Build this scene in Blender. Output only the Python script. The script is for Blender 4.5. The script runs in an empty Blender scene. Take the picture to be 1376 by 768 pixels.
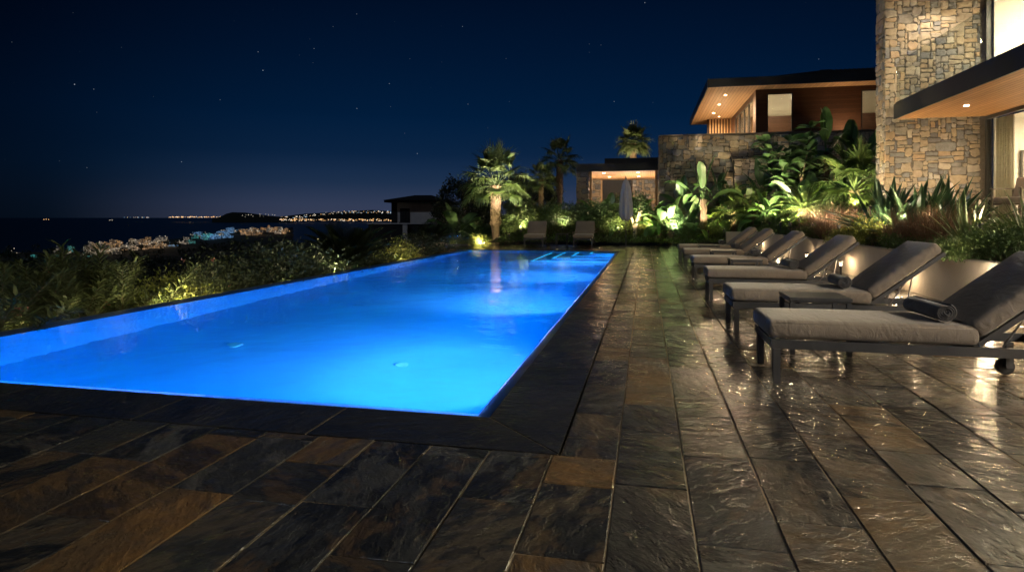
import bpy, bmesh, math, random
from mathutils import Vector, Matrix
R = math.radians
H = 1.2                       # eye height above the deck, metres; the building plans below are drawn in units of H
PSI = math.atan(180 / 830)
CP, SP = math.cos(PSI), math.sin(PSI)
sc = bpy.context.scene
col = sc.collection
def W(u, d, z=0.0):           # a place on plan: bearing u, d metres out, height z
    a = (u - 688) / 830
    return Vector((d * (-SP + a * CP), d * (CP + a * SP), z))
def ztop(v, d): return H - d * (v - 292) / 830

# ------------------------------------------------------------------ materials
def mat(name):
    m = bpy.data.materials.new(name); m.use_nodes = True
    nt = m.node_tree; nt.nodes.clear()
    out = nt.nodes.new('ShaderNodeOutputMaterial')
    return m, nt, out
class NT:
    def __init__(s, nt): s.nt = nt
    def n(s, typ, **kw):
        nd = s.nt.nodes.new(typ)
        for k, v in kw.items(): setattr(nd, k, v)
        return nd
    def l(s, a, b): s.nt.links.new(a, b)
    def math(s, op, a, b=None, clamp=False):
        nd = s.n('ShaderNodeMath', operation=op, use_clamp=clamp)
        for i, x in enumerate((a, b)):
            if x is None: continue
            if isinstance(x, (int, float)): nd.inputs[i].default_value = x
            else: s.l(x, nd.inputs[i])
        return nd.outputs[0]
    def mix(s, fac, a, b, blend='MIX'):
        nd = s.n('ShaderNodeMix', data_type='RGBA', blend_type=blend)
        for i, x in ((0, fac), (6, a), (7, b)):
            if isinstance(x, (int, float)): nd.inputs[i].default_value = x
            elif isinstance(x, (tuple, list)): nd.inputs[i].default_value = (*x[:3], 1)
            else: s.l(x, nd.inputs[i])
        return nd.outputs[2]
    def ramp(s, fac, stops, interp='LINEAR'):
        nd = s.n('ShaderNodeValToRGB'); cr = nd.color_ramp; cr.interpolation = interp
        while len(cr.elements) < len(stops): cr.elements.new(0.5)
        for e, (p, c) in zip(cr.elements, stops):
            e.position = p; e.color = (*c, 1) if len(c) == 3 else c
        s.l(fac, nd.inputs[0]); return nd.outputs[0]
    def rng(s, val, a, b, c, d, smooth=False):
        nd = s.n('ShaderNodeMapRange'); nd.interpolation_type = 'SMOOTHSTEP' if smooth else 'LINEAR'
        s.l(val, nd.inputs[0])
        for i, x in zip((1, 2, 3, 4), (a, b, c, d)): nd.inputs[i].default_value = x
        return nd.outputs[0]
    def noise(s, vec, scale, detail=4, rough=.55, dist=0):
        nd = s.n('ShaderNodeTexNoise')
        nd.inputs['Scale'].default_value = scale; nd.inputs['Detail'].default_value = detail
        nd.inputs['Roughness'].default_value = rough; nd.inputs['Distortion'].default_value = dist
        if vec is not None: s.l(vec, nd.inputs['Vector'])
        return nd.outputs[0]
    def bump(s, h, strength, dist):
        nd = s.n('ShaderNodeBump'); nd.inputs['Strength'].default_value = strength; nd.inputs['Distance'].default_value = dist
        s.l(h, nd.inputs['Height']); return nd.outputs[0]
    def pos(s, obj=False):
        return s.n('ShaderNodeTexCoord').outputs['Object'] if obj else s.n('ShaderNodeNewGeometry').outputs['Position']
    def tint(s):
        nd = s.n('ShaderNodeAttribute', attribute_name='tint'); return nd.outputs['Fac']
    def mapping(s, vec, scale=(1, 1, 1), rot=(0, 0, 0)):
        nd = s.n('ShaderNodeMapping'); s.l(vec, nd.inputs[0]); nd.inputs['Scale'].default_value = scale; nd.inputs['Rotation'].default_value = rot
        return nd.outputs[0]
    def principled(s, out, base, rough=.5, metal=0, spec=.5, normal=None):
        p = s.n('ShaderNodeBsdfPrincipled')
        for k, x in (('Base Color', base), ('Roughness', rough), ('Metallic', metal), ('Specular IOR Level', spec)):
            if isinstance(x, (int, float)): p.inputs[k].default_value = x
            elif isinstance(x, (tuple, list)): p.inputs[k].default_value = (*x[:3], 1)
            else: s.l(x, p.inputs[k])
        if normal is not None: s.l(normal, p.inputs['Normal'])
        if out is not None: s.l(p.outputs[0], out.inputs[0])
        return p
def m_noise(name, c1, c2, scale=6, rough=.6, bump=.2, bdist=.01, metal=0, spec=.4, detail=5, obj=True, r2=None):
    m, nt, out = mat(name); g = NT(nt)
    v = g.pos(obj); n = g.noise(v, scale, detail, .6)
    c = g.mix(g.rng(n, .3, .7, 0, 1), c1, c2)
    nf = g.noise(v, scale * 7, 3)
    rr = rough if r2 is None else g.rng(n, .3, .7, rough, r2)
    g.principled(out, c, rr, metal, spec, g.bump(nf, bump, bdist) if bump else None)
    return m
def m_emit(name, c, s, sample=False):
    m, nt, out = mat(name); g = NT(nt)
    e = g.n('ShaderNodeEmission'); e.inputs[0].default_value = (*c, 1); e.inputs[1].default_value = s
    g.l(e.outputs[0], out.inputs[0])
    if not sample: m.cycles.emission_sampling = 'NONE'
    return m
def m_leaf(name, a, b, rough=.42, trans=.22, spec=.45):
    m, nt, out = mat(name); g = NT(nt)
    t = g.tint()
    c = g.mix(t, a, b)
    nz = g.noise(g.pos(), 9, 3)
    c = g.mix(g.rng(nz, .25, .75, .0, .45), c, (a[0] * .55, a[1] * .5, a[2] * .5))
    p = g.principled(None, c, rough, 0, spec)
    tr = g.n('ShaderNodeBsdfTranslucent'); g.l(g.mix(.5, c, (a[0] * 2.2, a[1] * 2.2, a[2] * .9)), tr.inputs[0])
    mx = g.n('ShaderNodeMixShader'); mx.inputs[0].default_value = trans
    g.l(p.outputs[0], mx.inputs[1]); g.l(tr.outputs[0], mx.inputs[2]); g.l(mx.outputs[0], out.inputs[0])
    return m

def m_slate(name, coping=False):
    m, nt, out = mat(name); g = NT(nt)
    t = g.tint(); P = g.pos()
    wn = g.n('ShaderNodeTexWhiteNoise', noise_dimensions='1D'); g.l(t, wn.inputs['W'])
    rnd = wn.outputs['Color']; sep = g.n('ShaderNodeSeparateColor'); g.l(rnd, sep.inputs[0])
    off = g.n('ShaderNodeVectorMath', operation='MULTIPLY_ADD'); g.l(rnd, off.inputs[0]); off.inputs[1].default_value = (37, 41, 29); g.l(P, off.inputs[2])
    rot = g.n('ShaderNodeVectorRotate', rotation_type='Z_AXIS'); g.l(off.outputs[0], rot.inputs['Vector'])
    g.l(g.math('MULTIPLY_ADD', sep.outputs[0], 6.283), rot.inputs['Angle'])
    v = g.mapping(rot.outputs[0], (1, 1.9, 1))
    n1 = g.noise(v, 1.7 if not coping else 1.0, 8, .60, .25)
    x = g.math('MULTIPLY', n1, 10.0); fl = g.math('FLOOR', x); fr = g.math('FRACT', x)
    sm = g.rng(fr, .70, .92, 0, 1, True)
    terr = g.math('DIVIDE', g.math('ADD', fl, sm), 10.0)
    n2 = g.noise(v, 13, 7, .66, .3)
    n3 = g.noise(rot.outputs[0], 70, 3, .6)
    n5 = g.noise(v, 5.0, 5, .58, .3)
    hgt = g.math('ADD', g.math('ADD', g.math('MULTIPLY', terr, .85), g.math('MULTIPLY', n5, .5)), g.math('ADD', g.math('MULTIPLY', n2, .24), g.math('MULTIPLY', n3, .04)))
    # stone colours: charcoal, grey-green, grey, rust
    if coping:
        base = g.ramp(sep.outputs[1], [(0, (.010, .0105, .012)), (1, (.020, .0205, .022))])
        alt = g.ramp(n1, [(.35, (.006, .0065, .008)), (.65, (.042, .041, .041))])
        c = g.mix(.6, base, alt)
    else:
        base = g.ramp(sep.outputs[1], [(0, (.007, .008, .009)), (.40, (.014, .015, .016)), (.60, (.030, .031, .030)), (.70, (.042, .039, .033)), (.77, (.115, .070, .028)), (1, (.18, .10, .036))])
        alt = g.ramp(sep.outputs[2], [(0, (.009, .010, .011)), (.35, (.050, .052, .053)), (.78, (.100, .098, .092)), (.90, (.085, .062, .036)), (1, (.13, .080, .038))])
        c = g.mix(g.rng(g.noise(v, 2.3, 8, .68, .3), .47, .55, 0, .72, True), base, alt)
        n4 = g.noise(v, 2.6, 6, .65, .3)
        c = g.mix(g.rng(n4, .55, .60, 0, .55, True), c, (.088, .054, .025))
    c = g.mix(g.rng(n2, .3, .7, .0, .55), c, (.014, .014, .014), 'MIX')
    c = g.mix(g.math('MULTIPLY', g.rng(n2, .60, .72, 0, .7, True), g.rng(n5, .45, .6, 0, 1)), c, (.11, .10, .085))
    wet = g.noise(P, .8, 4, .6, .5)
    rr = g.math('ADD', g.rng(wet, .35, .65, .22, .42), g.math('MULTIPLY', g.rng(n2, .3, .7, 0, 1), .15))
    c = g.mix(1.0, c, (.74, .74, .75), 'MULTIPLY')
    p = g.principled(out, c, rr, 0, .14, g.bump(hgt, .85 if not coping else .7, .045))
    # the film of water lying over the stone
    film = g.math('ADD', g.math('MULTIPLY', g.noise(v, 6.0, 2.5, .5, .3), .5), g.math('ADD', g.math('MULTIPLY', terr, .7), g.math('MULTIPLY', n2, .14)))
    p.inputs['Coat IOR'].default_value = 1.58
    g.l(g.rng(wet, .35, .65, .04, .12), p.inputs['Coat Roughness']); g.l(g.rng(g.noise(P, 1.7, 5, .6, .4), .42, .64, 1.0, .55), p.inputs['Coat Weight'])
    g.l(g.bump(film, .8 if not coping else .5, .03), p.inputs['Coat Normal'])
    return m

def m_rubble(name, dark=1.0):
    m, nt, out = mat(name); g = NT(nt)
    t = g.tint(); P = g.pos()
    c = g.ramp(t, [(0, (.19, .185, .185)), (.14, (.26, .25, .24)), (.30, (.32, .275, .215)), (.5, (.385, .315, .225)), (.68, (.42, .335, .225)), (.83, (.42, .30, .185)), (.93, (.47, .42, .34)), (1, (.30, .265, .23))])
    n = g.noise(P, 7, 6, .65, .4); n2 = g.noise(P, 34, 4, .6)
    c = g.mix(g.rng(n, .3, .72, 0, .6), c, g.mix(1.0, c, (.42, .40, .38), 'MULTIPLY'))
    if dark != 1: c = g.mix(1.0, c, (dark, dark, dark * 1.03), 'MULTIPLY')
    hgt = g.math('ADD', n, g.math('MULTIPLY', n2, .4))
    g.principled(out, c, .82, 0, .25, g.bump(hgt, .55, .03))
    return m

def m_boards(name, c1, c2, axis='x', width=.1, rough=.5, gap=.06):
    """timber boards: 'axis' is the object axis across the boards"""
    m, nt, out = mat(name); g = NT(nt)
    P = g.pos(True); sp = g.n('ShaderNodeSeparateXYZ'); g.l(P, sp.inputs[0])
    i = 'xyz'.index(axis)
    s = g.math('DIVIDE', sp.outputs[i], width); idx = g.math('FLOOR', s); fr = g.math('FRACT', s)
    wn = g.n('ShaderNodeTexWhiteNoise', noise_dimensions='1D'); g.l(idx, wn.inputs['W'])
    sc_ = [1.6, 1.6, 1.6]; sc_[i] = 22
    off = g.n('ShaderNodeVectorMath', operation='MULTIPLY_ADD'); g.l(wn.outputs['Color'], off.inputs[0]); off.inputs[1].default_value = (9, 9, 9); g.l(P, off.inputs[2])
    n = g.noise(g.mapping(off.outputs[0], sc_), 1.6, 5, .6, .8)
    c = g.mix(g.rng(n, .3, .7, 0, 1), c1, c2)
    c = g.mix(g.math('MULTIPLY', wn.outputs['Value'], .5), c, g.mix(1.0, c, (.5, .45, .4), 'MULTIPLY'))
    e = g.math('MULTIPLY', g.rng(fr, 0, gap, 0, 1, True), g.rng(fr, 1 - gap, 1, 1, 0, True))
    c = g.mix(e, (c1[0] * .12, c1[1] * .1, c1[2] * .1), c)
    g.principled(out, c, rough, 0, .35, g.bump(g.math('ADD', e, g.math('MULTIPLY', n, .2)), .5, .012))
    return m

M = {}
M['slate'] = m_slate('riven_slate'); M['coping'] = m_slate('coping_slate', True)
M['grout'] = m_noise('sand_grout', (.25, .19, .125), (.16, .12, .08), 12, .85, .3)
M['slot'] = m_noise('dark_slot', (.006, .006, .007), (.012, .012, .012), 12, .7, .1)
M['rubble'] = m_rubble('rubble_stone', .80); M['rubble_dark'] = m_rubble('weathered_stone', .9)
M['mortar'] = m_noise('recessed_mortar', (.13, .112, .09), (.085, .073, .06), 14, .9, .5)
M['wood_soffit'] = m_boards('cedar_soffit', (.54, .33, .17), (.38, .215, .105), 'x', .19, gap=.09)
M['wood_soffit_y'] = m_boards('cedar_soffit_boards', (.48, .25, .11), (.33, .155, .06), 'x', .12, gap=.12)
M['wood_wall'] = m_boards('dark_timber_boards', (.10, .044, .022), (.06, .026, .013), 'z', .13)
M['wood_post'] = m_noise('cedar_post', (.48, .29, .14), (.36, .20, .095), 5, .5, .2)
M['fascia'] = m_noise('charcoal_metal', (.022, .024, .028), (.03, .032, .036), 3, .42, .05, .004)
M['frame'] = m_noise('dark_window_metal', (.028, .027, .026), (.04, .038, .036), 4, .4, .05, .003)
M['render'] = m_noise('cream_render', (.50, .44, .36), (.42, .365, .295), 2.2, .85, .35, .012)
M['plaster'] = m_noise('white_plaster', (.74, .70, .64), (.68, .64, .58), 1.5, .8, .1)
M['terrace'] = m_noise('pale_paving', (.36, .32, .27), (.28, .25, .21), 3, .6, .15)
M['soil'] = m_noise('garden_soil', (.045, .034, .022), (.018, .014, .010), 4, .95, .9, .05, detail=8)
M['land'] = m_noise('dark_land', (.012, .017, .009), (.006, .009, .006), .05, .95, .6, .3, obj=False)
M['metal'] = m_noise('anthracite_frame', (.040, .040, .042), (.055, .054, .055), 5, .42, .08, .003, metal=.2)
M['steel'] = m_noise('brushed_steel', (.42, .41, .40), (.34, .33, .32), 8, .32, .05, .003, metal=.9)
M['rubber'] = m_noise('black_rubber', (.012, .012, .012), (.02, .02, .02), 8, .6, .1)
def m_fabric(name, a, b, sc1=2.2, weave=420, bs=.5):
    m, nt, out = mat(name); g = NT(nt); v = g.pos(True)
    n = g.noise(v, sc1, 5, .6); f = g.noise(v, weave, 2, .5); big = g.noise(g.mapping(v, (7, 2.2, 5)), 2.0, 4, .55, 1.0)
    c = g.mix(g.rng(n, .3, .7, 0, 1), a, b)
    c = g.mix(g.rng(f, .3, .7, 0, .35), c, (a[0] * .5, a[1] * .5, a[2] * .5))
    h = g.math('ADD', g.math('MULTIPLY', f, .08), big)
    p = g.principled(out, c, .9, 0, .2, g.bump(h, bs, .03))
    p.inputs['Sheen Weight'].default_value = .25
    return m
M['cushion'] = m_fabric('grey_cushion_fabric', (.215, .174, .134), (.168, .135, .104))
M['towel'] = m_fabric('charcoal_towel', (.080, .076, .075), (.055, .052, .053), 12, 220, .35)
M['canvas'] = m_fabric('pale_umbrella_canvas', (.52, .51, .52), (.42, .41, .43), 3, 200, .2)
M['linen'] = m_fabric('cream_linen', (.62, .54, .40), (.52, .45, .33), 2, 120, .2)
M['upholstery'] = m_fabric('taupe_upholstery', (.30, .25, .20), (.25, .205, .165), 2, 120, .3)
M['basin'] = m_noise('pale_blue_plaster', (.38, .58, .82), (.33, .53, .79), .9, .75, .12, .01, obj=False)
M['weir'] = m_noise('dark_tile_pool_glow', (.014, .036, .115), (.010, .028, .09), 5, .3, .2, .005)  # blue of the pool's light is put into the dark tile's colour
# water: refracting, with a faint ripple
m, nt, out = mat('pool_water'); g = NT(nt)
v = g.pos(); h1 = g.noise(v, .8, 3, .5, .4); h2 = g.noise(v, 3.6, 3, .5)
nb = g.bump(g.math('ADD', h1, g.math('MULTIPLY', h2, .16)), .2, .12)
fr = g.n('ShaderNodeFresnel'); fr.inputs[0].default_value = 1.33; g.l(nb, fr.inputs['Normal'])
rf = g.n('ShaderNodeBsdfRefraction'); rf.inputs['IOR'].default_value = 1.33; rf.inputs['Roughness'].default_value = .025; rf.inputs[0].default_value = (.13, .95, 1, 1); g.l(nb, rf.inputs['Normal'])
gl = g.n('ShaderNodeBsdfGlossy'); gl.inputs['Roughness'].default_value = .03; g.l(nb, gl.inputs['Normal'])
mx = g.n('ShaderNodeMixShader'); g.l(fr.outputs[0], mx.inputs[0]); g.l(rf.outputs[0], mx.inputs[1]); g.l(gl.outputs[0], mx.inputs[2]); g.l(mx.outputs[0], out.inputs[0])
M['water'] = m
m, nt, out = mat('clear_glass'); g = NT(nt)
fr = g.n('ShaderNodeFresnel'); g.l(g.rng(g.n('ShaderNodeNewGeometry').outputs['Backfacing'], 0, 1, 1.45, 1 / 1.45), fr.inputs[0])
tr = g.n('ShaderNodeBsdfTransparent'); tr.inputs[0].default_value = (.90, .93, .91, 1)
gl = g.n('ShaderNodeBsdfGlossy'); gl.inputs['Roughness'].default_value = .01
mx = g.n('ShaderNodeMixShader'); g.l(fr.outputs[0], mx.inputs[0]); g.l(tr.outputs[0], mx.inputs[1]); g.l(gl.outputs[0], mx.inputs[2]); g.l(mx.outputs[0], out.inputs[0])
M['glass'] = m
m, nt, out = mat('sea_water'); g = NT(nt)
v = g.pos(); hh = g.noise(v, .03, 6, .6)
g.principled(out, (.003, .008, .018), .32, 0, .5, g.bump(hh, .5, 12))
M['sea'] = m
M['teak'] = m_noise('weathered_teak', (.20, .16, .12), (.14, .11, .085), 7, .6, .2)
M['trunk'] = m_noise('palm_trunk', (.25, .18, .115), (.10, .07, .045), 7, .85, .9, .03)
M['bark'] = m_noise('grey_bark', (.15, .115, .08), (.07, .055, .04), 9, .9, .9, .02)
M['leaf_palm'] = m_leaf('palm_leaf', (.085, .14, .055), (.16, .20, .10))
M['leaf_banana'] = m_leaf('paddle_leaf', (.055, .125, .045), (.105, .18, .07), .34, .3)
M['leaf_dark'] = m_leaf('dark_glossy_leaf', (.036, .082, .034), (.07, .125, .05), .32, .18)
M['leaf_dagger'] = m_leaf('dagger_leaf', (.022, .055, .026), (.05, .095, .042), .3, .1)
M['leaf_bush'] = m_leaf('shrub_leaf', (.050, .095, .025), (.11, .15, .045))
M['leaf_yellow'] = m_leaf('yellow_green_leaf', (.11, .14, .025), (.19, .20, .05))
M['leaf_cycad'] = m_leaf('cycad_leaf', (.065, .12, .03), (.13, .18, .06), .35, .2)
M['leaf_night'] = m_leaf('night_tree_leaf', (.016, .030, .014), (.035, .05, .022), .5, .15)
M['leaf_olive'] = m_leaf('olive_leaf', (.048, .066, .026), (.095, .115, .05))
M['grass_purple'] = m_leaf('russet_grass', (.12, .070, .052), (.20, .13, .095), .6, .3)
M['spike'] = m_leaf('sword_leaf', (.075, .115, .045), (.17, .185, .085), .4, .2)
M['flower'] = m_leaf('pink_flower', (.35, .12, .11), (.5, .25, .2), .6, .3)
M['lamp_warm'] = m_emit('warm_lamp_lens', (1, .74, .42), 22)
M['lamp_soft'] = m_emit('warm_lamp_diffuser', (1, .70, .36), 8)
M['lamp_blue'] = m_emit('blue_lamp_lens', (.25, .62, 1), 6)
M['roof_tile'] = m_noise('dark_roof_tile', (.022, .018, .016), (.012, .010, .010), 9, .8, 1, .06)
M['night_wall'] = m_noise('dim_house_wall', (.72, .68, .66), (.62, .58, .56), 1.5, .9, .2)
M['shutter'] = m_noise('dark_shutter', (.02, .018, .018), (.03, .027, .026), 6, .7, .1)

# ------------------------------------------------------------------ mesh helpers
class MB:
    def __init__(s): s.v, s.f, s.t, s.m = [], [], [], []
    def add(s, vs, fs, tint=.5, mi=0):
        b = len(s.v); s.v.extend(tuple(x) for x in vs)
        for f in fs:
            s.f.append(tuple(b + i for i in f)); s.t.append(tint); s.m.append(mi)
    def box(s, x0, x1, y0, y1, z0, z1, tint=.5, mi=0):
        vs = [(x, y, z) for z in (z0, z1) for y in (y0, y1) for x in (x0, x1)]
        s.add(vs, [(0, 2, 3, 1), (4, 5, 7, 6), (0, 1, 5, 4), (2, 6, 7, 3), (0, 4, 6, 2), (1, 3, 7, 5)], tint, mi)
    def hb(s, x0, x1, y0, y1, z0, z1, tint=.5): s.box(x0 * H, x1 * H, y0 * H, y1 * H, z0 * H, z1 * H, tint)
    def bar(s, p, q, w, t, up=(0, 0, 1), tint=.5):
        p, q = Vector(p), Vector(q); d = (q - p).normalized(); up = Vector(up)
        if abs(d.dot(up)) > .98: up = Vector((1, 0, 0))
        a = d.cross(up).normalized(); b = a.cross(d)
        vs = [o + a * (i * w / 2) + b * (j * t / 2) for o in (p, q) for i, j in ((-1, -1), (1, -1), (1, 1), (-1, 1))]
        s.add(vs, [(0, 3, 2, 1), (4, 5, 6, 7), (0, 1, 5, 4), (1, 2, 6, 5), (2, 3, 7, 6), (3, 0, 4, 7)], tint)
    def tube(s, pts, rad, n=7, tint=.5, cap=True):
        pts = [Vector(p) for p in pts]; rings = []
        if isinstance(rad, (int, float)): rad = [rad] * len(pts)
        a = None
        for i, p in enumerate(pts):
            d = (pts[min(i + 1, len(pts) - 1)] - pts[max(i - 1, 0)]).normalized()
            if a is None: a = d.orthogonal().normalized()
            a = (a - d * a.dot(d)).normalized(); b = d.cross(a)
            rings.append([p + (a * math.cos(2 * math.pi * k / n) + b * math.sin(2 * math.pi * k / n)) * rad[i] for k in range(n)])
        vs = [x for r in rings for x in r]; fs = []
        for i in range(len(pts) - 1):
            for k in range(n):
                fs.append((i * n + k, i * n + (k + 1) % n, (i + 1) * n + (k + 1) % n, (i + 1) * n + k))
        if cap: fs.append(tuple(range(n))[::-1]); fs.append(tuple((len(pts) - 1) * n + k for k in range(n)))
        s.add(vs, fs, tint)
    def disc(s, c, nrm, r, n=20, tint=.5, thick=.01):
        c, nrm = Vector(c), Vector(nrm).normalized()
        s.tube([c - nrm * thick, c], r, n, tint)
    def rbox(s, c, half, r, tint=.5, bulge=0.0, mtx=None, rnd=None):
        """a box with rounded edges and a slightly full top"""
        c = Vector(c); hx = Vector(half)
        def ticks(a):
            i = a - r; st = max(2, int(i / .09))
            core = [-i + 2 * i * k / st for k in range(st + 1)]
            e = [a - r * (1 - math.cos(R(q))) * 0 - r + r * math.sin(R(q)) for q in (30, 60, 90)]
            return [-x for x in e[::-1]] + core + e
        T = [ticks(hx[k]) for k in range(3)]
        for ax in range(3):
            u, w = [(1, 2), (2, 0), (0, 1)][ax]
            for sg in (-1, 1):
                nu, nw = len(T[u]), len(T[w]); vs = []
                for a in T[u]:
                    for b in T[w]:
                        p = [0, 0, 0]; p[ax] = sg * hx[ax]; p[u] = a; p[w] = b
                        q = [max(-(hx[k] - r), min(hx[k] - r, p[k])) for k in range(3)]
                        d = Vector(p) - Vector(q)
                        pp = Vector(q) + (d.normalized() * r if d.length > 1e-9 else d)
                        if bulge:
                            f = max(0, 1 - (pp.x / hx.x) ** 4) * max(0, 1 - (pp.y / hx.y) ** 4)
                            pp.z += math.copysign(bulge * f, pp.z) * (1 if pp.z > 0 else .2)
                        vs.append(c + (mtx @ pp if mtx else pp))
                fs = []
                for i in range(nu - 1):
                    for j in range(nw - 1):
                        q4 = (i * nw + j, (i + 1) * nw + j, (i + 1) * nw + j + 1, i * nw + j + 1)
                        fs.append(q4 if sg > 0 else q4[::-1])
                s.add(vs, fs, tint)
    def build(s, name, m, parent=None, smooth=False, loc=None, rotz=0, weld=False):
        me = bpy.data.meshes.new(name); me.from_pydata(s.v, [], s.f); me.update()
        a = me.attributes.new('tint', 'FLOAT', 'FACE'); a.data.foreach_set('value', s.t)
        for x in (m if isinstance(m, (list, tuple)) else [m]): me.materials.append(x)
        if any(s.m): me.polygons.foreach_set('material_index', s.m)
        if smooth: me.polygons.foreach_set('use_smooth', [True] * len(me.polygons))
        if weld:
            bm = bmesh.new(); bm.from_mesh(me); bmesh.ops.remove_doubles(bm, verts=bm.verts, dist=1e-4)
            bm.to_mesh(me); bm.free()
        o = bpy.data.objects.new(name, me); col.objects.link(o)
        if parent: o.parent = parent
        if loc is not None: o.location = loc
        o.rotation_euler.z = rotz
        return o
def tag(o, label=None, cat=None, group=None, kind=None):
    for k, x in (('label', label), ('category', cat), ('group', group), ('kind', kind)):
        if x: o[k] = x
    return o
def empty(name, loc=(0, 0, 0), rotz=0):
    o = bpy.data.objects.new(name, None); col.objects.link(o); o.location = loc; o.rotation_euler.z = rotz; o.empty_display_size = .2
    return o
def kids(o): return list(o.children)
def copy_tree(o, parent=None):
    c = o.copy(); col.objects.link(c)
    if parent: c.parent = parent
    for ch in kids(o): copy_tree(ch, c)
    return c
def lamp(name, typ, loc, energy, color, parent=None, size=.05, aim=None, angle=None, blend=.6, shape=None, sy=None):
    L = bpy.data.lights.new(name, typ); L.energy = energy; L.color = color
    if typ == 'AREA':
        L.size = size
        if shape: L.shape = shape; L.size_y = sy
    else: L.shadow_soft_size = size
    if typ == 'SPOT': L.spot_size = R(angle); L.spot_blend = blend
    o = bpy.data.objects.new(name, L); col.objects.link(o); o.location = loc
    if aim is not None: o.rotation_euler = (Vector(aim) - Vector(loc)).to_track_quat('-Z', 'Y').to_euler()
    if parent: o.parent = parent
    return o
WARMN = (1, .85, .64); WARM = (1, .72, .42); WARMW = (1, .80, .56); GARD = (1, .82, .45); BLUE = (0, .25, 1.0)

def stones(mb, o, ex, ez, nrm, w, h, cell, rng, depth=.045, tmax=1.0, wide=7):
    """rubble masonry: irregular dressed stones packed over a w x h panel, each with its own relief"""
    o, ex, ez, nrm = Vector(o), Vector(ex), Vector(ez), Vector(nrm)
    nx, nz = max(1, int(round(w / cell))), max(1, int(round(h / cell))); cx, cz = w / nx, h / nz
    occ = [[False] * nx for _ in range(nz)]
    for j in range(nz):
        for i in range(nx):
            if occ[j][i]: continue
            sw = rng.choice([2, 3, 3, 4, 4, 5, 6, wide]); sh = rng.choice([1, 2, 2, 2, 3, 3, 4])
            a = 0
            while a < sw and i + a < nx and not occ[j][i + a]: a += 1
            b = 1
            while b < sh and j + b < nz and not any(occ[j + b][i + k] for k in range(a)): b += 1
            for q in range(b):
                for k in range(a): occ[j + q][i + k] = True
            gp = .004 + rng.random() * .006
            x0, x1, z0, z1 = i * cx + gp, (i + a) * cx - gp, j * cz + gp, (j + b) * cz - gp
            sx, sz = x1 - x0, z1 - z0; c = min(sx, sz) * rng.uniform(.04, .24)
            jt = lambda s_: rng.uniform(-s_, s_) * min(.05, min(sx, sz) * .15)
            P = [(x0 + c, z0), ((x0 + x1) / 2, z0), (x1 - c, z0), (x1, z0 + c), (x1, (z0 + z1) / 2), (x1, z1 - c), (x1 - c, z1), ((x0 + x1) / 2, z1), (x0 + c, z1), (x0, z1 - c), (x0, (z0 + z1) / 2), (x0, z0 + c)]
            P = [(x + jt(1), z + jt(1)) for x, z in P]
            mx, mz = (x0 + x1) / 2, (z0 + z1) / 2; D = depth * rng.uniform(.45, 1.0)
            vs = [o + ex * x + ez * z for x, z in P]
            vs += [o + ex * (mx + (x - mx) * .97) + ez * (mz + (z - mz) * .95) + nrm * D * rng.uniform(.55, .85) for x, z in P]
            vs += [o + ex * (mx + (x - mx) * .82) + ez * (mz + (z - mz) * .76) + nrm * D * rng.uniform(.9, 1.12) for x, z in P]
            vs.append(o + ex * mx + ez * mz + nrm * D * rng.uniform(.95, 1.2))
            fs = []
            flip = ex.cross(ez).dot(nrm) < 0
            for r_ in (0, 12):
                for k in range(12):
                    q = (r_ + k, r_ + (k + 1) % 12, r_ + 12 + (k + 1) % 12, r_ + 12 + k); fs.append(q[::-1] if flip else q)
            for k in range(12):
                q = (24 + k, 24 + (k + 1) % 12, 36); fs.append(q[::-1] if flip else q)
            mb.add(vs, fs, min(tmax, rng.random()))

# ------------------------------------------------------------------ world, camera, faint night fill
wd = bpy.data.worlds.new('World'); sc.world = wd; wd.use_nodes = True
nt = wd.node_tree; nt.nodes.clear(); g = NT(nt)
out = g.n('ShaderNodeOutputWorld'); bg = g.n('ShaderNodeBackground')
tc = g.n('ShaderNodeTexCoord').outputs['Generated']
nrm = g.n('ShaderNodeVectorMath', operation='NORMALIZE'); g.l(tc, nrm.inputs[0])
sp = g.n('ShaderNodeSeparateXYZ'); g.l(nrm.outputs[0], sp.inputs[0])
el = g.math('MAXIMUM', sp.outputs[2], 0)
grad = g.ramp(el, [(0, (.0035, .0110, .026)), (.075, (.0014, .0135, .0430)), (.15, (.0006, .0125, .0450)), (.25, (.0004, .0078, .0300)), (.36, (.0003, .0040, .0165)), (1, (.0002, .0015, .006))])
glw = g.ramp(el, [(0, (.034, .036, .062)), (.02, (.028, .033, .060)), (.055, (.010, .016, .032)), (.10, (.0022, .004, .010)), (.16, (0, 0, 0))])
dt = g.n('ShaderNodeVectorMath', operation='DOT_PRODUCT'); g.l(nrm.outputs[0], dt.inputs[0])
vr = W(760, 1).normalized(); dt.inputs[1].default_value = (vr.x, vr.y, 0)
az = g.rng(dt.outputs['Value'], .62, .98, .22, 1.0, True); az2 = g.rng(dt.outputs['Value'], .73, .93, .0, 1.0, True)

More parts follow.
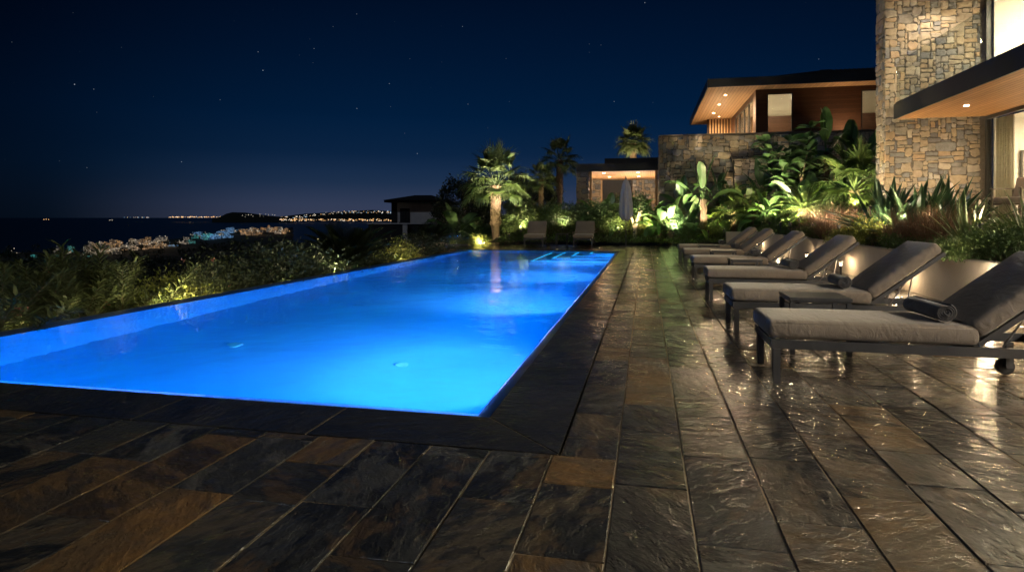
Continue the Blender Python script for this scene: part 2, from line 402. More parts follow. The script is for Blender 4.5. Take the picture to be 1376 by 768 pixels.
cmb = g.n('ShaderNodeCombineColor'); [g.l(az, cmb.inputs[i]) for i in range(3)]
grad = g.mix(1.0, grad, cmb.outputs[0], 'MULTIPLY')
cm2 = g.n('ShaderNodeCombineColor'); [g.l(az2, cm2.inputs[i]) for i in range(3)]
grad = g.mix(1.0, grad, g.mix(1.0, glw, cm2.outputs[0], 'MULTIPLY'), 'ADD')
sky = g.n('ShaderNodeTexSky', sky_type='NISHITA'); sky.sun_disc = False; sky.sun_elevation = R(-9); sky.sun_rotation = R(-70)
addn = g.mix(1.0, grad, g.mix(1.0, sky.outputs[0], (.1, .1, .1), 'MULTIPLY'), 'ADD')
vo = g.n('ShaderNodeTexVoronoi', feature='F1'); vo.inputs['Scale'].default_value = 62; g.l(nrm.outputs[0], vo.inputs['Vector'])
sepc = g.n('ShaderNodeSeparateColor'); g.l(vo.outputs['Color'], sepc.inputs[0])
dot_ = g.rng(vo.outputs['Distance'], .022, .048, 1, 0, True)
br = g.math('POWER', sepc.outputs[0], 6)
star = g.math('MULTIPLY', g.math('MULTIPLY', dot_, br), g.rng(sp.outputs[2], .03, .12, 0, .62, True))
cs = g.n('ShaderNodeCombineColor'); g.l(g.math('MULTIPLY', star, .75), cs.inputs[0]); g.l(g.math('MULTIPLY', star, .86), cs.inputs[1]); g.l(star, cs.inputs[2])
addn = g.mix(1.0, addn, cs.outputs[0], 'ADD')
g.l(addn, bg.inputs[0]); bg.inputs[1].default_value = 1.0; g.l(bg.outputs[0], out.inputs[0])
cam_d = bpy.data.cameras.new('camera'); cam = bpy.data.objects.new('camera', cam_d); col.objects.link(cam)
cam.location = (0, 0, H); cam.rotation_euler = (R(90), 0, PSI); cam_d.sensor_width = 36; cam_d.lens = 830 / 1376 * 36; cam_d.shift_y = -92 / 1376
cam_d.clip_start = .05; cam_d.clip_end = 200000
sc.camera = cam
night_fill = lamp('night_fill_light', 'SUN', (0, 0, 50), .26, (.65, .78, 1)); night_fill.data.angle = R(.5); night_fill.rotation_euler = (R(48), 0, R(-40))  # added faint fill, so the dark land and houses show
vs_ = sc.view_settings; vs_.view_transform = 'Standard'; vs_.look = 'None'; vs_.exposure = 0; vs_.gamma = 1
cy = sc.cycles; cy.use_denoising = True; cy.denoiser = 'OPENIMAGEDENOISE'; cy.max_bounces = 10; cy.diffuse_bounces = 4; cy.glossy_bounces = 3
cy.transparent_max_bounces = 14; cy.sample_clamp_indirect = 30; cy.sample_clamp_direct = 0; cy.use_light_tree = True; cy.caustics_reflective = False; cy.caustics_refractive = True
cy.blur_glossy = .3

# ------------------------------------------------------------------ pool and deck
XW0, XW1, YW0, YW1 = -6.42, -1.02, 3.70, 22.15      # water's edge
ZW, ZF = -.014, -1.45
CPW = .585; LIP = .10
rng = random.Random(7)
PLX = 3.49 * H                                        # face of the planter wall
DY1 = 26.9
def rect_minus(r, hole):
    x0, x1, y0, y1 = r; a0, a1, b0, b1 = hole
    if x1 <= a0 or x0 >= a1 or y1 <= b0 or y0 >= b1: return [r]
    res = []
    if y0 < b0: res.append((x0, x1, y0, b0))
    if y1 > b1: res.append((x0, x1, b1, y1))
    ya, yb = max(y0, b0), min(y1, b1)
    if x0 < a0: res.append((x0, a0, ya, yb))
    if x1 > a1: res.append((a1, x1, ya, yb))
    return res
hole = (-12, XW1 + CPW + .012, YW0 - CPW - .012, YW1 + CPW * .5 + .012)
mb = MB(); gt = MB()
pw = .268 * H; x = -.385 * H - 24 * pw
while x < PLX - .02:
    y = -1.4 - rng.random() * .8
    while y < DY1:
        ln = rng.choice([.42, .5, .6, .66, .72, .8, .86, .95])
        for (a0, a1, b0, b1) in rect_minus((x, min(x + pw, PLX - .004), y, min(y + ln, DY1)), hole):
            if a1 - a0 < .03 or b1 - b0 < .03: continue
            gpx, gpy = .0032, .0026
            q = (a0 + gpx, a1 - gpx, b0 + gpy, b1 - gpy); e = .004; z = rng.uniform(-.0015, .0015)
            zs = [z + rng.uniform(-.0022, .0022) for _ in range(4)]
            V = [(q[0], q[2], zs[0] - e), (q[1], q[2], zs[1] - e), (q[1], q[3], zs[2] - e), (q[0], q[3], zs[3] - e),
                 (q[0] + e, q[2] + e, zs[0]), (q[1] - e, q[2] + e, zs[1]), (q[1] - e, q[3] - e, zs[2]), (q[0] + e, q[3] - e, zs[3])]
            V += [(vx, vy, -.03) for vx, vy, _ in V[:4]]
            mb.add(V, [(4, 5, 6, 7), (0, 1, 5, 4), (1, 2, 6, 5), (2, 3, 7, 6), (3, 0, 4, 7), (8, 9, 1, 0), (9, 10, 2, 1), (10, 11, 3, 2), (11, 8, 0, 3)], rng.random())
        y += ln
    x += pw
tag(mb.build('slate_paving', M['slate']), kind='structure')
for r_ in rect_minus((-9.2, PLX, -3.0, DY1), hole): gt.box(r_[0], r_[1], r_[2], r_[3], -.25, -.0062)
tag(gt.build('deck_ground', M['grout']), kind='structure')
# coping slabs, mitred at the near right corner, a sloping lip down to the water
mb = MB()
def slab(P, z=0.0, th=.05, t=None, e=.003):
    c = Vector((sum(p[0] for p in P) / len(P), sum(p[1] for p in P) / len(P), 0)); n = len(P)
    top = [Vector((p[0], p[1], z)) + (c - Vector((p[0], p[1], 0))).normalized() * e * 1.4 for p in P]
    mid = [Vector((p[0], p[1], z - e)) for p in P]; bot = [Vector((p[0], p[1], z - th)) for p in P]
    fs = [tuple(range(n))]
    for k in range(n):
        fs.append((n + k, n + (k + 1) % n, (k + 1) % n, k)); fs.append((2 * n + k, 2 * n + (k + 1) % n, n + (k + 1) % n, n + k))
    mb.add(top + mid + bot, fs, rng.random() if t is None else t)
xi, xo, yi, yo = XW1 + LIP, XW1 + CPW, YW0 - LIP, YW0 - CPW
j = .0042
xs = [-9.2, -8.0, -6.75, -5.5, -4.25, -3.0, -1.85]
for a, b in zip(xs[:-1], xs[1:]): slab([(a + j, yo), (b - j, yo), (b - j, yi), (a + j, yi)])
slab([(-1.85 + j, yo), (xo - j, yo), (xi - j, yi), (-1.85 + j, yi)])
ys = [4.9, 6.1, 7.3, 8.5, 9.7, 10.9, 12.1, 13.3, 14.5, 15.7, 16.9, 18.1, 19.3, 20.5, YW1 + CPW * .5]
slab([(xo, yo + j * 2), (xo, 4.9 - j), (xi, 4.9 - j), (xi, yi + j * 2)])
for a, b in zip(ys[:-1], ys[1:]): slab([(xi, a + j), (xo, a + j), (xo, b - j), (xi, b - j)])
xs = [-7.0, -5.6, -4.3, -3.1, -1.9, xi]
for a, b in zip(xs[:-1], xs[1:]): slab([(a + j, YW1 + LIP), (b - j, YW1 + LIP), (b - j, YW1 + CPW * .5), (a + j, YW1 + CPW * .5)])
tag(mb.build('pool_coping_paving', M['coping']), kind='structure')
mb = MB()
def lip(P, Q, t): mb.add([P[0], P[1], Q[1], Q[0]], [(0, 1, 2, 3)], t)
zi = -.030
lip(((XW0 - .15, yi, .006), (XW0 - .15, YW1 + LIP, .006)), ((XW0, YW0, zi), (XW0, YW1, zi)), .21)
lip(((xi, YW1 + LIP, -.006), (xi, yi, -.006)), ((XW1, YW1, zi), (XW1, YW0, zi)), .21)
lip(((xi, yi, -.006), (-9.2, yi, -.006)), ((XW1, YW0, zi), (-9.2, YW0, zi)), .21)
lip(((-7.0, YW1 + LIP, -.006), (xi, YW1 + LIP, -.006)), ((-7.0, YW1, zi), (XW1, YW1, zi)), .21)
tag(mb.build('pool_lip_trim', M['weir']), kind='structure')
mb = MB()
for r_ in ((-9.2, xo + .014, yo - .014, yo - .001), (xo + .001, xo + .014, yo - .001, YW1 + CPW * .5)): mb.box(*r_, -.24, -.04)
tag(mb.build('coping_slot_ground', M['slot']), kind='structure')
mb = MB()
for r_ in ((-9.2, xo - .001, yo, yi), (xi, xo - .001, yi + .001, YW1 + CPW * .5), (-7, xi - .001, YW1 + LIP, YW1 + CPW * .5)): mb.box(*r_, -.24, -.005)
tag(mb.build('coping_bed_ground', M['grout']), kind='structure')
# basin
mb = MB(); b0, b1, c0, c1 = XW0, XW1, YW0, YW1
zt = -.031
mb.add([(b0, c0, ZF), (b1, c0, ZF), (b1, c1, ZF), (b0, c1, ZF), (b0, c0, zt), (b1, c0, zt), (b1, c1, zt), (b0, c1, zt)], [(0, 1, 2, 3), (0, 4, 5, 1), (1, 5, 6, 2), (2, 6, 7, 3), (3, 7, 4, 0)])
for k in range(4):
    zz = ZF + .29 * (k + 1)
    w_, l_ = 2.35 - .5 * k, 3.9 - .95 * k
    mb.box(b1 - w_, b1 - .001, c1 - l_, c1 - .001, ZF + .29 * k + (.001 if k else 0), zz)
tag(mb.build('pool_basin_floor', M['basin']), kind='structure')
mb = MB()
for k in range(4):
    zz = ZF + .29 * (k + 1); w_, l_ = 2.35 - .5 * k, 3.9 - .95 * k
    mb.box(b1 - w_ - .012, b1 - w_ + .05, c1 - l_ - .012, c1 - .002, zz - .04, zz + .006); mb.box(b1 - w_ + .051, b1 - .002, c1 - l_ - .012, c1 - l_ + .05, zz - .04, zz + .006)
tag(mb.build('step_edge_glow_trim', m_emit('step_edge_glow', (.22, .62, 1), 3.2)), kind='structure')  # glow added along the step edges to show them as bright lines
for (dx_, dy_, lab) in ((-2.56, 6.2, 'pale round drain cover on the pool floor near the near corner'), (-4.75, 6.45, 'pale round drain cover on the pool floor nearer the seaward side')):
    mb = MB(); mb.tube([(0, 0, 0), (0, 0, .02), (0, 0, .03)], [.075, .075, .06], 20); o = mb.build('drain_cover', M['plaster']); o.location = (dx_, dy_, ZF + .001); tag(o, lab, 'drain cover', 'drain covers of the pool')
mb = MB()
wx0, wx1, wy0, wy1 = XW0 - .02, XW1 + .008, YW0 - .008, YW1 + .008
mb.add([(wx0, wy0, ZW), (wx1, wy0, ZW), (wx1, wy1, ZW), (wx0, wy1, ZW)], [(0, 1, 2, 3)])
tag(mb.build('pool_water', M['water']), kind='structure')
mb = MB(); mb.box(XW0 - .20, XW0 - .001, YW0 - .03, YW1 + .05, -2.2, -.050); mb.box(XW0 - .20, XW0 - .151, YW0 - .03, YW1 + .05, -.049, .004); mb.box(XW0 - .62, XW0 - .22, YW0 - .1, YW1 + .3, -2.2, -.17)
tag(mb.build('infinity_edge_wall', M['weir']), 'dark tiled infinity edge wall holding the lit pool on its seaward side', 'pool wall')
# underwater lamps along the house-side wall
proto = None
for k, yy in enumerate((4.6 * H, 8.0 * H, 11.3 * H, 14.6 * H)):
    if proto is None:
        proto = empty('underwater_light')
        b = MB(); b.disc((-.014, 0, 0), (-1, 0, 0), .085, 24, thick=.012); b.build('lens', M['lamp_blue'], proto)
        b = MB(); b.tube([(-.001, 0, 0), (-.013, 0, 0)], .115, 24); b.build('rim', M['steel'], proto)
        o = proto
    else: o = copy_tree(proto)
    o.location = (XW1, yy, -.62)
    tag(o, ['round underwater pool light in the house-side wall nearest the near corner', 'second underwater pool light from the near corner, casting a pale beam', 'third underwater pool light, well before the submerged steps', 'underwater pool light closest to the submerged steps'][k], 'pool light', 'underwater lights of the pool')
    lamp('pool_lamp', 'SPOT', (XW1 - .07, yy, -.62), 900, (.5, .41, 1), None, .09, (XW1 - 1.05, yy + .55, -1.45), 104, 1.0)
ym = (YW0 + YW1) / 2; xm = (XW0 + XW1) / 2
lamp('pool_fill_lamp', 'AREA', (XW1 - .02, ym, -.35), 640, BLUE, None, YW1 - YW0 - .3, shape='RECTANGLE', sy=.06).rotation_euler = (R(90), 0, R(90))  # unseen area fill along the wall, added to brighten the basin
lamp('pool_fill_lamp', 'AREA', (xm, YW0 + .02, -.35), 90, BLUE, None, XW1 - XW0 - .3, (xm, YW0 + 3, -.5), shape='RECTANGLE', sy=.06)  # second added fill below the near edge, with no fitting

# ------------------------------------------------------------------ land, sea
def sstep(a, b, x):
    t = max(0, min(1, (x - a) / (b - a))); return t * t * (3 - 2 * t)
def bearing(x, y):
    d = -x * SP + y * CP
    return d, 688 + 830 * ((x * CP + y * SP) / d if d > .1 else -9)
def terr(x, y):
    d, u = bearing(x, y); rr = math.hypot(x, y)
    if -6.9 < x < 16 and y < 27.3: return -3.2
    t = 1 - sstep(400, 590, u)
    z = -.55 - 65.5 * t * (1 - math.exp(-max(0, rr - 14) / 430)) - .03 * t * min(60, max(0, -6.9 - x))
    z += (math.sin(x * .013 + 1) * math.cos(y * .017) * 2.5 + math.sin(x * .05) * math.sin(y * .043) * .8) * min(1, max(0, rr - 40) / 300)
    coast = 1500 if u < 150 else 1500 + (u - 150) ** 1.25 * 3.4
    if rr > coast: z -= (rr - coast) * .2
    if u >= 400 and rr > 1700: z -= (rr - 1700) * .05
    return max(z, -95)
vs, fs = [], []
ds = [6.0]
while ds[-1] < 9000: ds.append(ds[-1] * 1.055 + .05)
angs = [R(-88 + 1.2 * k) for k in range(141)]
for d_ in ds:
    for a in angs:
        th = PSI - a
        xx, yy = -d_ * math.sin(th), d_ * math.cos(th); vs.append((xx, yy, terr(xx, yy)))
n = len(angs)
for i in range(len(ds) - 1):
    for k in range(n - 1): fs.append((i * n + k, i * n + k + 1, (i + 1) * n + k + 1, (i + 1) * n + k))
mb = MB(); mb.add(vs, fs); tag(mb.build('hillside_terrain', M['land'], smooth=True), kind='structure')
mb = MB(); mb.add([(-90000, -3000, -70), (90000, -3000, -70), (90000, 90000, -70), (-90000, 90000, -70)], [(0, 1, 2, 3)])
tag(mb.build('sea', M['sea']), kind='structure')
def ridge(name, prof, d, depth, base=-75):
    b = MB(); vs = []; n = len(prof)
    rr = random.Random(3)
    for q, s_ in ((-.5, 0), (-.25, .7), (0, 1), (.4, .8), (1, 0)):
        for u, v in prof:
            vs.append(tuple(W(u, d + depth * q, base + (ztop(v, d) - base) * s_)))
    b.add(vs, [(i * n + k, i * n + k + 1, (i + 1) * n + k + 1, (i + 1) * n + k) for i in range(4) for k in range(n - 1)])
    return tag(b.build(name, M['land'], smooth=True), kind='structure')
ridge('headland_hill', [(285, 293.5), (296, 291), (304, 287), (312, 285), (330, 285.5), (345, 287.5), (360, 289.5), (376, 291), (395, 293)], 9000, 1500)
ridge('far_coast_hills', [(350, 293), (380, 290.5), (410, 287), (440, 285.5), (470, 283.5), (500, 282), (530, 284), (570, 286), (640, 288), (720, 290)], 12500, 3000)

# far coast lights: countless points on the dark shore
def glow(name, c, s): return m_emit(name, c, s)
LM = [glow('town_light_amber', (1, .55, .22), 1.6), glow('town_light_white', (1, .86, .68), 1.4), glow('town_light_blue', (.35, .65, 1), 1.0), glow('town_light_teal', (.2, .8, .75), .9)]
rng = random.Random(21)
mb = MB()
def pt(b, p, r, mi, tall=1.0):
    p = Vector(p)
    b.add([p + Vector(q) * r for q in ((1, 0, 0), (0, 1, 0), (-1, 0, 0), (0, -1, 0), (0, 0, tall), (0, 0, -tall))], [(0, 1, 4), (1, 2, 4), (2, 3, 4), (3, 0, 4), (1, 0, 5), (2, 1, 5), (3, 2, 5), (0, 3, 5)], mi=mi)
for k in range(90):
    u = rng.uniform(227, 300); pt(mb, W(u, 9500, ztop(292.0 - rng.random() * 1.0, 9500)), rng.uniform(3, 8.5), rng.choice([0, 0, 0, 1]))
for k in range(22):
    u = rng.uniform(165, 200); pt(mb, W(u, 9500, ztop(292, 9500)), rng.uniform(2.5, 6), rng.choice([0, 1, 2]))
for k in range(190):
    u = 376 + 150 * rng.random() ** 1.3; pt(mb, W(u, 7900, ztop(296.6 - rng.random() * 2.6, 7900)), rng.uniform(2.5, 7.5), rng.choice([0, 0, 1]))
for k in range(150):
    u = 374 + 160 * rng.random(); top = 291 - 8 * sstep(378, 470, u)
    pt(mb, W(u, 10600, ztop(rng.uniform(top, top + 3.5), 10600)), rng.uniform(2.5, 8), rng.choice([1, 1, 2, 0]))
for k in range(16): pt(mb, W(rng.uniform(325, 372), 8200, ztop(rng.uniform(287.5, 291), 8200)), rng.uniform(2.5, 5), 1)
tag(mb.build('far_coast_lights', LM), 'countless amber and white points of light strung along the far coast', 'lights', kind='stuff')

# the lit town below, building by building
def m_town(name, wall, lit, strength, dens):
    m, nt, out = mat(name); g = NT(nt)
    P = g.pos(True)
    sp = g.n('ShaderNodeSeparateXYZ'); g.l(P, sp.inputs[0])
    h = g.math('ADD', sp.outputs[0], sp.outputs[1])
    fx, fz = g.math('FLOOR', g.math('DIVIDE', h, 4.2)), g.math('FLOOR', g.math('DIVIDE', sp.outputs[2], 3.2))
    rx, rz = g.math('FRACT', g.math('DIVIDE', h, 4.2)), g.math('FRACT', g.math('DIVIDE', sp.outputs[2], 3.2))
    cb = g.n('ShaderNodeCombineXYZ'); g.l(fx, cb.inputs[0]); g.l(fz, cb.inputs[1])
    oi = g.n('ShaderNodeObjectInfo'); g.l(g.math('MULTIPLY', oi.outputs['Random'], 91), cb.inputs[2])
    wn = g.n('ShaderNodeTexWhiteNoise'); g.l(cb.outputs[0], wn.inputs['Vector'])
    on = g.math('GREATER_THAN', wn.outputs['Value'], 1 - dens)
    win = g.math('MULTIPLY', g.math('MULTIPLY', g.math('GREATER_THAN', rx, .25), g.math('GREATER_THAN', rz, .3)), on)
    p = g.principled(out, wall, .85)
    p.inputs['Emission Color'].default_value = (*lit, 1)
    g.l(g.math('MULTIPLY', win, strength), p.inputs['Emission Strength'])
    m.cycles.emission_sampling = 'NONE'
    return m
TOWN = {'white': m_town('pale_town_wall', (.55, .5, .44), (1, .80, .55), .55, .25), 'amber': m_town('amber_town_wall', (.5, .4, .3), (1, .58, .26), .5, .3),
        'blue': m_town('blue_lit_town_wall', (.35, .5, .7), (.25, .55, 1), .6, .4), 'teal': m_town('teal_lit_town_wall', (.3, .5, .5), (.12, .75, .7), .5, .3)}
DESC = {'white': 'pale apartment block with warm white windows in the far town below', 'amber': 'amber lit apartment block on the town\'s seafront slope', 'blue': 'blue lit block amid the distant town', 'teal': 'teal lit low building amid the distant town'}
protos = {}
rng = random.Random(5)
def block_mesh(kind, w, dpt, hh):
    b = MB(); b.box(-w / 2, w / 2, -dpt / 2, dpt / 2, -14, hh); b.box(-w * .2, w * .15, -dpt * .2, dpt * .2, hh, hh + 2.6)
    b.box(-w / 2 - .6, w / 2 + .6, -dpt / 2 - .6, dpt / 2 + .6, hh - .5, hh - .1)
    return b.build('town_building', TOWN[kind])
spots = []
for k in range(150):
    u = rng.uniform(118, 385) if k > 12 else rng.uniform(15, 120)
    vbase = 334 - 25 * sstep(100, 385, u) + rng.uniform(-5, 9) * (1 - .5 * sstep(200, 385, u)) + (6 if u < 118 else 0)
    d = 830 * (71 - 4) / (vbase - 292)
    if u < 118: kind = rng.choice(['white', 'amber', 'teal'])
    elif u < 225: kind = rng.choice(['white', 'white', 'white', 'amber'])
    elif u < 282: kind = rng.choice(['teal', 'teal', 'white', 'blue'])
    elif u < 315: kind = rng.choice(['blue', 'blue', 'white'])
    else: kind = rng.choice(['amber', 'amber', 'white'])
    spots.append((u, d, kind))
for u, d, kind in spots:
    vi = rng.randrange(3)
    if (kind, vi) not in protos:
        protos[(kind, vi)] = block_mesh(kind, (34, 22, 46)[vi], (14, 16, 15)[vi], (13, 19, 10)[vi]); o = protos[(kind, vi)]
    else:
        o = protos[(kind, vi)].copy(); col.objects.link(o)
    s = d / 1700 if d < 1700 else 1 + (d / 1700 - 1) * .5
    o.location = W(u, d, -67); o.rotation_euler.z = PSI + rng.uniform(-.5, .5); q_ = rng.uniform(.4, .75); o.scale = (s * q_, s * .5, s * rng.uniform(.34, .75))
    tag(o, DESC[kind], 'building', f'{kind} lit buildings of the coastal town')
for u, d, kind in spots[12::5]:
    p = W(u, d * .975, -67); lamp('town_fill_lamp', 'POINT', (p.x, p.y, -67 + 26), 8000 * (d / 1700) ** 2, {'white': (1, .78, .52), 'amber': (1, .6, .3), 'blue': (.3, .6, 1), 'teal': (.2, .8, .8)}[kind], None, 1.5)  # overhead fill, added to light the town's walls
mb = MB()
for u, d, kind in spots:
    for q in range(2):
        p = W(u + rng.uniform(-5, 5), d * rng.uniform(.96, 1.04), -62 + rng.uniform(-4, 6)); pt(mb, p, rng.uniform(.6, 1.3) * d / 1700, {'white': 1, 'amber': 0, 'blue': 2, 'teal': 3}[kind])
tag(mb.build('street_lights', LM), 'scattered street light points between the far town buildings', 'lights', kind='stuff')
for (u, d, L, label) in ((63, 15000, 150, 'small ship with amber deck lights far out on the dark sea'), (150, 11500, 75, 'little boat with white lights alone on the dark sea')):
    r_ = empty('ship', W(u, d, -70), PSI)
    b = MB(); b.add([(-L / 2, -9, 0), (L * .4, -9, 0), (L / 2, 0, 0), (L * .4, 9, 0), (-L / 2, 9, 0)] + [(-L / 2 - 3, -11, 9), (L * .42, -11, 9), (L * .56, 0, 11), (L * .42, 11, 9), (-L / 2 - 3, 11, 9)], [(0, 1, 2, 3, 4), (9, 8, 7, 6, 5), (0, 5, 6, 1), (1, 6, 7, 2), (2, 7, 8, 3), (3, 8, 9, 4), (4, 9, 5, 0)]); b.build('hull', M['shutter'], r_)
    b = MB(); b.box(-L * .4, -L * .1, -7, 7, 9, 24); b.box(-L * .36, -L * .16, -5, 5, 24, 31); b.build('cabin', M['night_wall'], r_)
    for k in range(3):
        b = MB(); pt(b, (-L * .42 + k * L * .38, -13, 20 + 6 * (k % 2)), L * .07, 0); b.build('deck_light', LM[0] if d > 12000 else LM[1], r_)
    tag(r_, label, 'ship')

# ------------------------------------------------------------------ planter, garden beds, terrace
def garden_z(x, y):
    """height of the planted ground"""
    if x > PLX and y < 27.6:
        a = .56 + max(0, x - PLX - .15) * .22; return min(a, 1.12)
    z = .06 + .10 * max(0, y - 27.0) + .10 * max(0, x - 2.0) * min(1, max(0, (y - 26.9) / 2))
    return min(z, 1.1)
def grid_mesh(name, x0, x1, y0, y1, nx, ny, fz, m, amp=.03, seed=1):
    rr = random.Random(seed); b = MB()
    vs = [(x0 + (x1 - x0) * i / nx, y0 + (y1 - y0) * k / ny, fz(x0 + (x1 - x0) * i / nx, y0 + (y1 - y0) * k / ny) + rr.uniform(-amp, amp)) for k in range(ny + 1) for i in range(nx + 1)]
    b.add(vs, [(k * (nx + 1) + i, k * (nx + 1) + i + 1, (k + 1) * (nx + 1) + i + 1, (k + 1) * (nx + 1) + i) for k in range(ny) for i in range(nx)])
    return tag(b.build(name, m, smooth=True), kind='structure')
grid_mesh('planter_soil_ground', PLX + .14, 9.0, -4, 27.45, 24, 120, lambda x, y: garden_z(x, min(y, 27.5)) - .02, M['soil'], .02)
grid_mesh('garden_soil_ground', -7.0, 14, DY1 + .02, 44, 70, 60, lambda x, y: garden_z(x, max(y, 27.6)) - .02, M['soil'], .03, 4)
pl = empty('planter_wall', (PLX, 0, 0))
b = MB(); b.box(0, .14, -4.5, 27.4, -.1, .615); b.build('wall', M['render'], pl)
b = MB(); b.box(-.006, .17, -4.5, 27.4, .616, .64); b.build('coping_cap', M['terrace'], pl)
b = MB(); b.box(-.9, -.002, 27.15, 27.4, -.1, .60); b.build('return_wall', M['render'], pl)
tag(pl, 'long low cream rendered planter wall behind the row of sun loungers', 'planter wall')
b = MB(); b.hb(5.6, 14, -6, 15.5, .45, 1.0); tag(b.build('terrace', M['terrace']), kind='structure')

# ------------------------------------------------------------------ near villa: stone fin, canopy, glazed rooms
rng = random.Random(11)
vi = empty('stone_villa', (5.3 * H, 15.5 * H, 0))
def inh(root):     # part meshes are written in world coordinates; shift them under the root
    return root.location.copy()
def part(mb, name, m, root, **k):
    o = root.location
    mb.v = [(x - o.x, y - o.y, z - o.z) for x, y, z in mb.v]
    return mb.build(name, m, root, **k)
FX0, FX1, FY, FD, FZ = 5.3 * H, 7.23 * H, 15.5 * H, .58 * H, 6.3 * H
b = MB(); b.box(FX0 + .03, FX1 + .25, FY + .03, FY + FD, .2, FZ); part(b, 'wall', M['mortar'], vi)
b = MB(); stones(b, (FX0, FY + .03, .3), (1, 0, 0), (0, 0, 1), (0, -1, 0), FX1 - FX0 - .02, FZ - .35, .062, rng, .028, 1.0, 8)
stones(b, (FX0 + .03, FY + FD, .3), (0, -1, 0), (0, 0, 1), (-1, 0, 0), FD - .02, FZ - .35, .085, rng)
part(b, 'stone_facing', M['rubble'], vi)
CX, CZ0, CZ1 = 5.46 * H, 3.22 * H, 3.54 * H; CYN = -5 * H
b = MB(); b.box(CX, FX1 + .4, CYN, FY - .06, CZ0 + .03, CZ1); b.box(CX, CX + .05, CYN, FY - .06, CZ0 - .012, CZ0 + .029); part(b, 'canopy', M['fascia'], vi)
b = MB(); b.box(CX + .052, FX1 + .3, CYN, FY - .062, CZ0, CZ0 + .028); so = part(b, 'soffit', M['wood_soffit_y'], vi)
def downlights(root, pts, nrm=(0, 0, -1), e=30, r=.055, ang=110, color=WARM, glow_m='lamp_warm', aim=None):
    for p in pts:
        p = Vector(p); b = MB(); b.disc(p + Vector(nrm) * .012, nrm, r, 16, thick=.02); o = part(b, 'downlight', M[glow_m], root)
        lamp('downlight_lamp', 'SPOT', p + Vector(nrm) * .04, e, color, None, r * .8, p + (Vector(aim) if aim else Vector(nrm)), ang, .7)
downlights(vi, [(6.22 * H, y * H, CZ0) for y in (13.9, 11.6, 9.3, 7.0, 4.7, 2.4, .1, -2.2)], e=105, ang=168)
for xx in (5.7, 6.7): lamp('added_uplight_lamp', 'SPOT', (xx * H, 14.75 * H, 1.06 * H), 36, (1, .79, .54), None, .05, (xx * H + .1, 15.4 * H, 3.2 * H), 130, .9)  # unseen uplights added to wash the stone and soffit
# glazing line X = FX1
GX = FX1 + .06
def glazing(z0, z1, y0, y1, n, root, nm='window'):
    b = MB(); w = .07
    b.box(GX, GX + .1, y0, y1, z0, z0 + .07); b.box(GX, GX + .1, y0, y1, z1 - .09, z1)
    for k in range(n + 1):
        yy = y0 + (y1 - y0) * k / n; b.box(GX + .004, GX + .096, yy - w / 2, yy + w / 2, z0 + .072, z1 - .092)
    f = part(b, nm, M['frame'], root)
    b = MB(); b.box(GX + .04, GX + .052, y0 + .03, y1 - .03, z0 + .06, z1 - .08); part(b, 'pane', M['glass'], root).parent = f
    return f
glazing(1.0 * H, CZ0 - .002, -4 * H, FY - .07, 9, vi)
glazing(CZ1, 5.95 * H, -4 * H, FY - .07, 9, vi)
# rooms
def room(z0, z1, root):
    b = MB(); X0, X1, Y0, Y1 = FX1 + .42, 11.5 * H, -4.2 * H, FY - .02
    b.add([(X0, Y0, z0), (X1, Y0, z0), (X1, Y1, z0), (X0, Y1, z0), (X0, Y0, z1), (X1, Y0, z1), (X1, Y1, z1), (X0, Y1, z1)], [(3, 2, 1, 0), (4, 5, 6, 7), (1, 2, 6, 5), (2, 3, 7, 6), (0, 1, 5, 4)])
    b.box(FX1 + .26, X0 + .02, FY - .075, FY - .03, z0, z1)
    return part(b, 'interior', M['plaster'], root)
room(1.004 * H, 3.17 * H, vi); room(3.56 * H, 5.9 * H, vi)
for zz, e in ((3.12 * H, 360), (5.85 * H, 780)):
    for yy in (13.6, 11, 8, 4, 0):
        lamp('room_lamp', 'AREA', (8.6 * H, yy * H, zz), e if yy > 7 else e * 1.4, WARMW, None, 1.2, (8.6 * H, yy * H, 0))
b = MB(); b.box(CX + .3, 12 * H, CYN, FY + FD + .4, 6.0 * H, 6.3 * H); part(b, 'roof', M['fascia'], vi)
downlights(vi, [(6.25 * H, FY - .55, 6.0 * H)], e=230, ang=110, color=WARMN)
downlights(vi, [(5.62 * H, FY - .35, 6.0 * H)], e=36, ang=90, color=WARMN)
downlights(vi, [(6.4 * H, y * H, 6.0 * H) for y in (10, 5)], e=120)
# balcony glass along the canopy's edge
bal = MB(); y = FY - .12; pn = None
GB = CX + .05
pb = MB()
for k in range(8):
    y1 = y - 2.15; pb.box(GB, GB + .014, y1 + .012, y - .012, CZ1 + .012, CZ1 + 1.12); y = y1
p_ = part(pb, 'balustrade', M['glass'], vi)
b = MB(); b.box(GB - .02, GB + .034, y, FY - .12, CZ1, CZ1 + .05); part(b, 'rail', M['frame'], vi).parent = p_
tag(vi, 'stone walled villa with timber-lined canopy, glass balcony and lit rooms', 'villa')
b = MB()
vs = []; N = 60; y0, y1 = 14.80 * H, 15.38 * H
for k in range(N + 1):
    yy = y0 + (y1 - y0) * k / N; dx = .05 * math.sin(k * 1.05) + .02 * math.sin(k * 2.3 + 1)
    vs += [(FX1 + .30 + dx, yy, 1.02 * H), (FX1 + .30 + dx * .7, yy, 3.15 * H), (FX1 + .315 + dx, yy, 1.02 * H), (FX1 + .315 + dx * .7, yy, 3.15 * H)]
fs = []
for k in range(N):
    a, c = 4 * k, 4 * k + 4; fs += [(a, a + 1, c + 1, c), (a + 2, c + 2, c + 3, a + 3), (a + 1, a + 3, c + 3, c + 1), (a, c, c + 2, a + 2)]
b.add(vs, fs); tag(b.build('curtain', M['linen'], smooth=True), 'full-height cream curtain hanging inside the villa\'s sliding glass door', 'curtain')
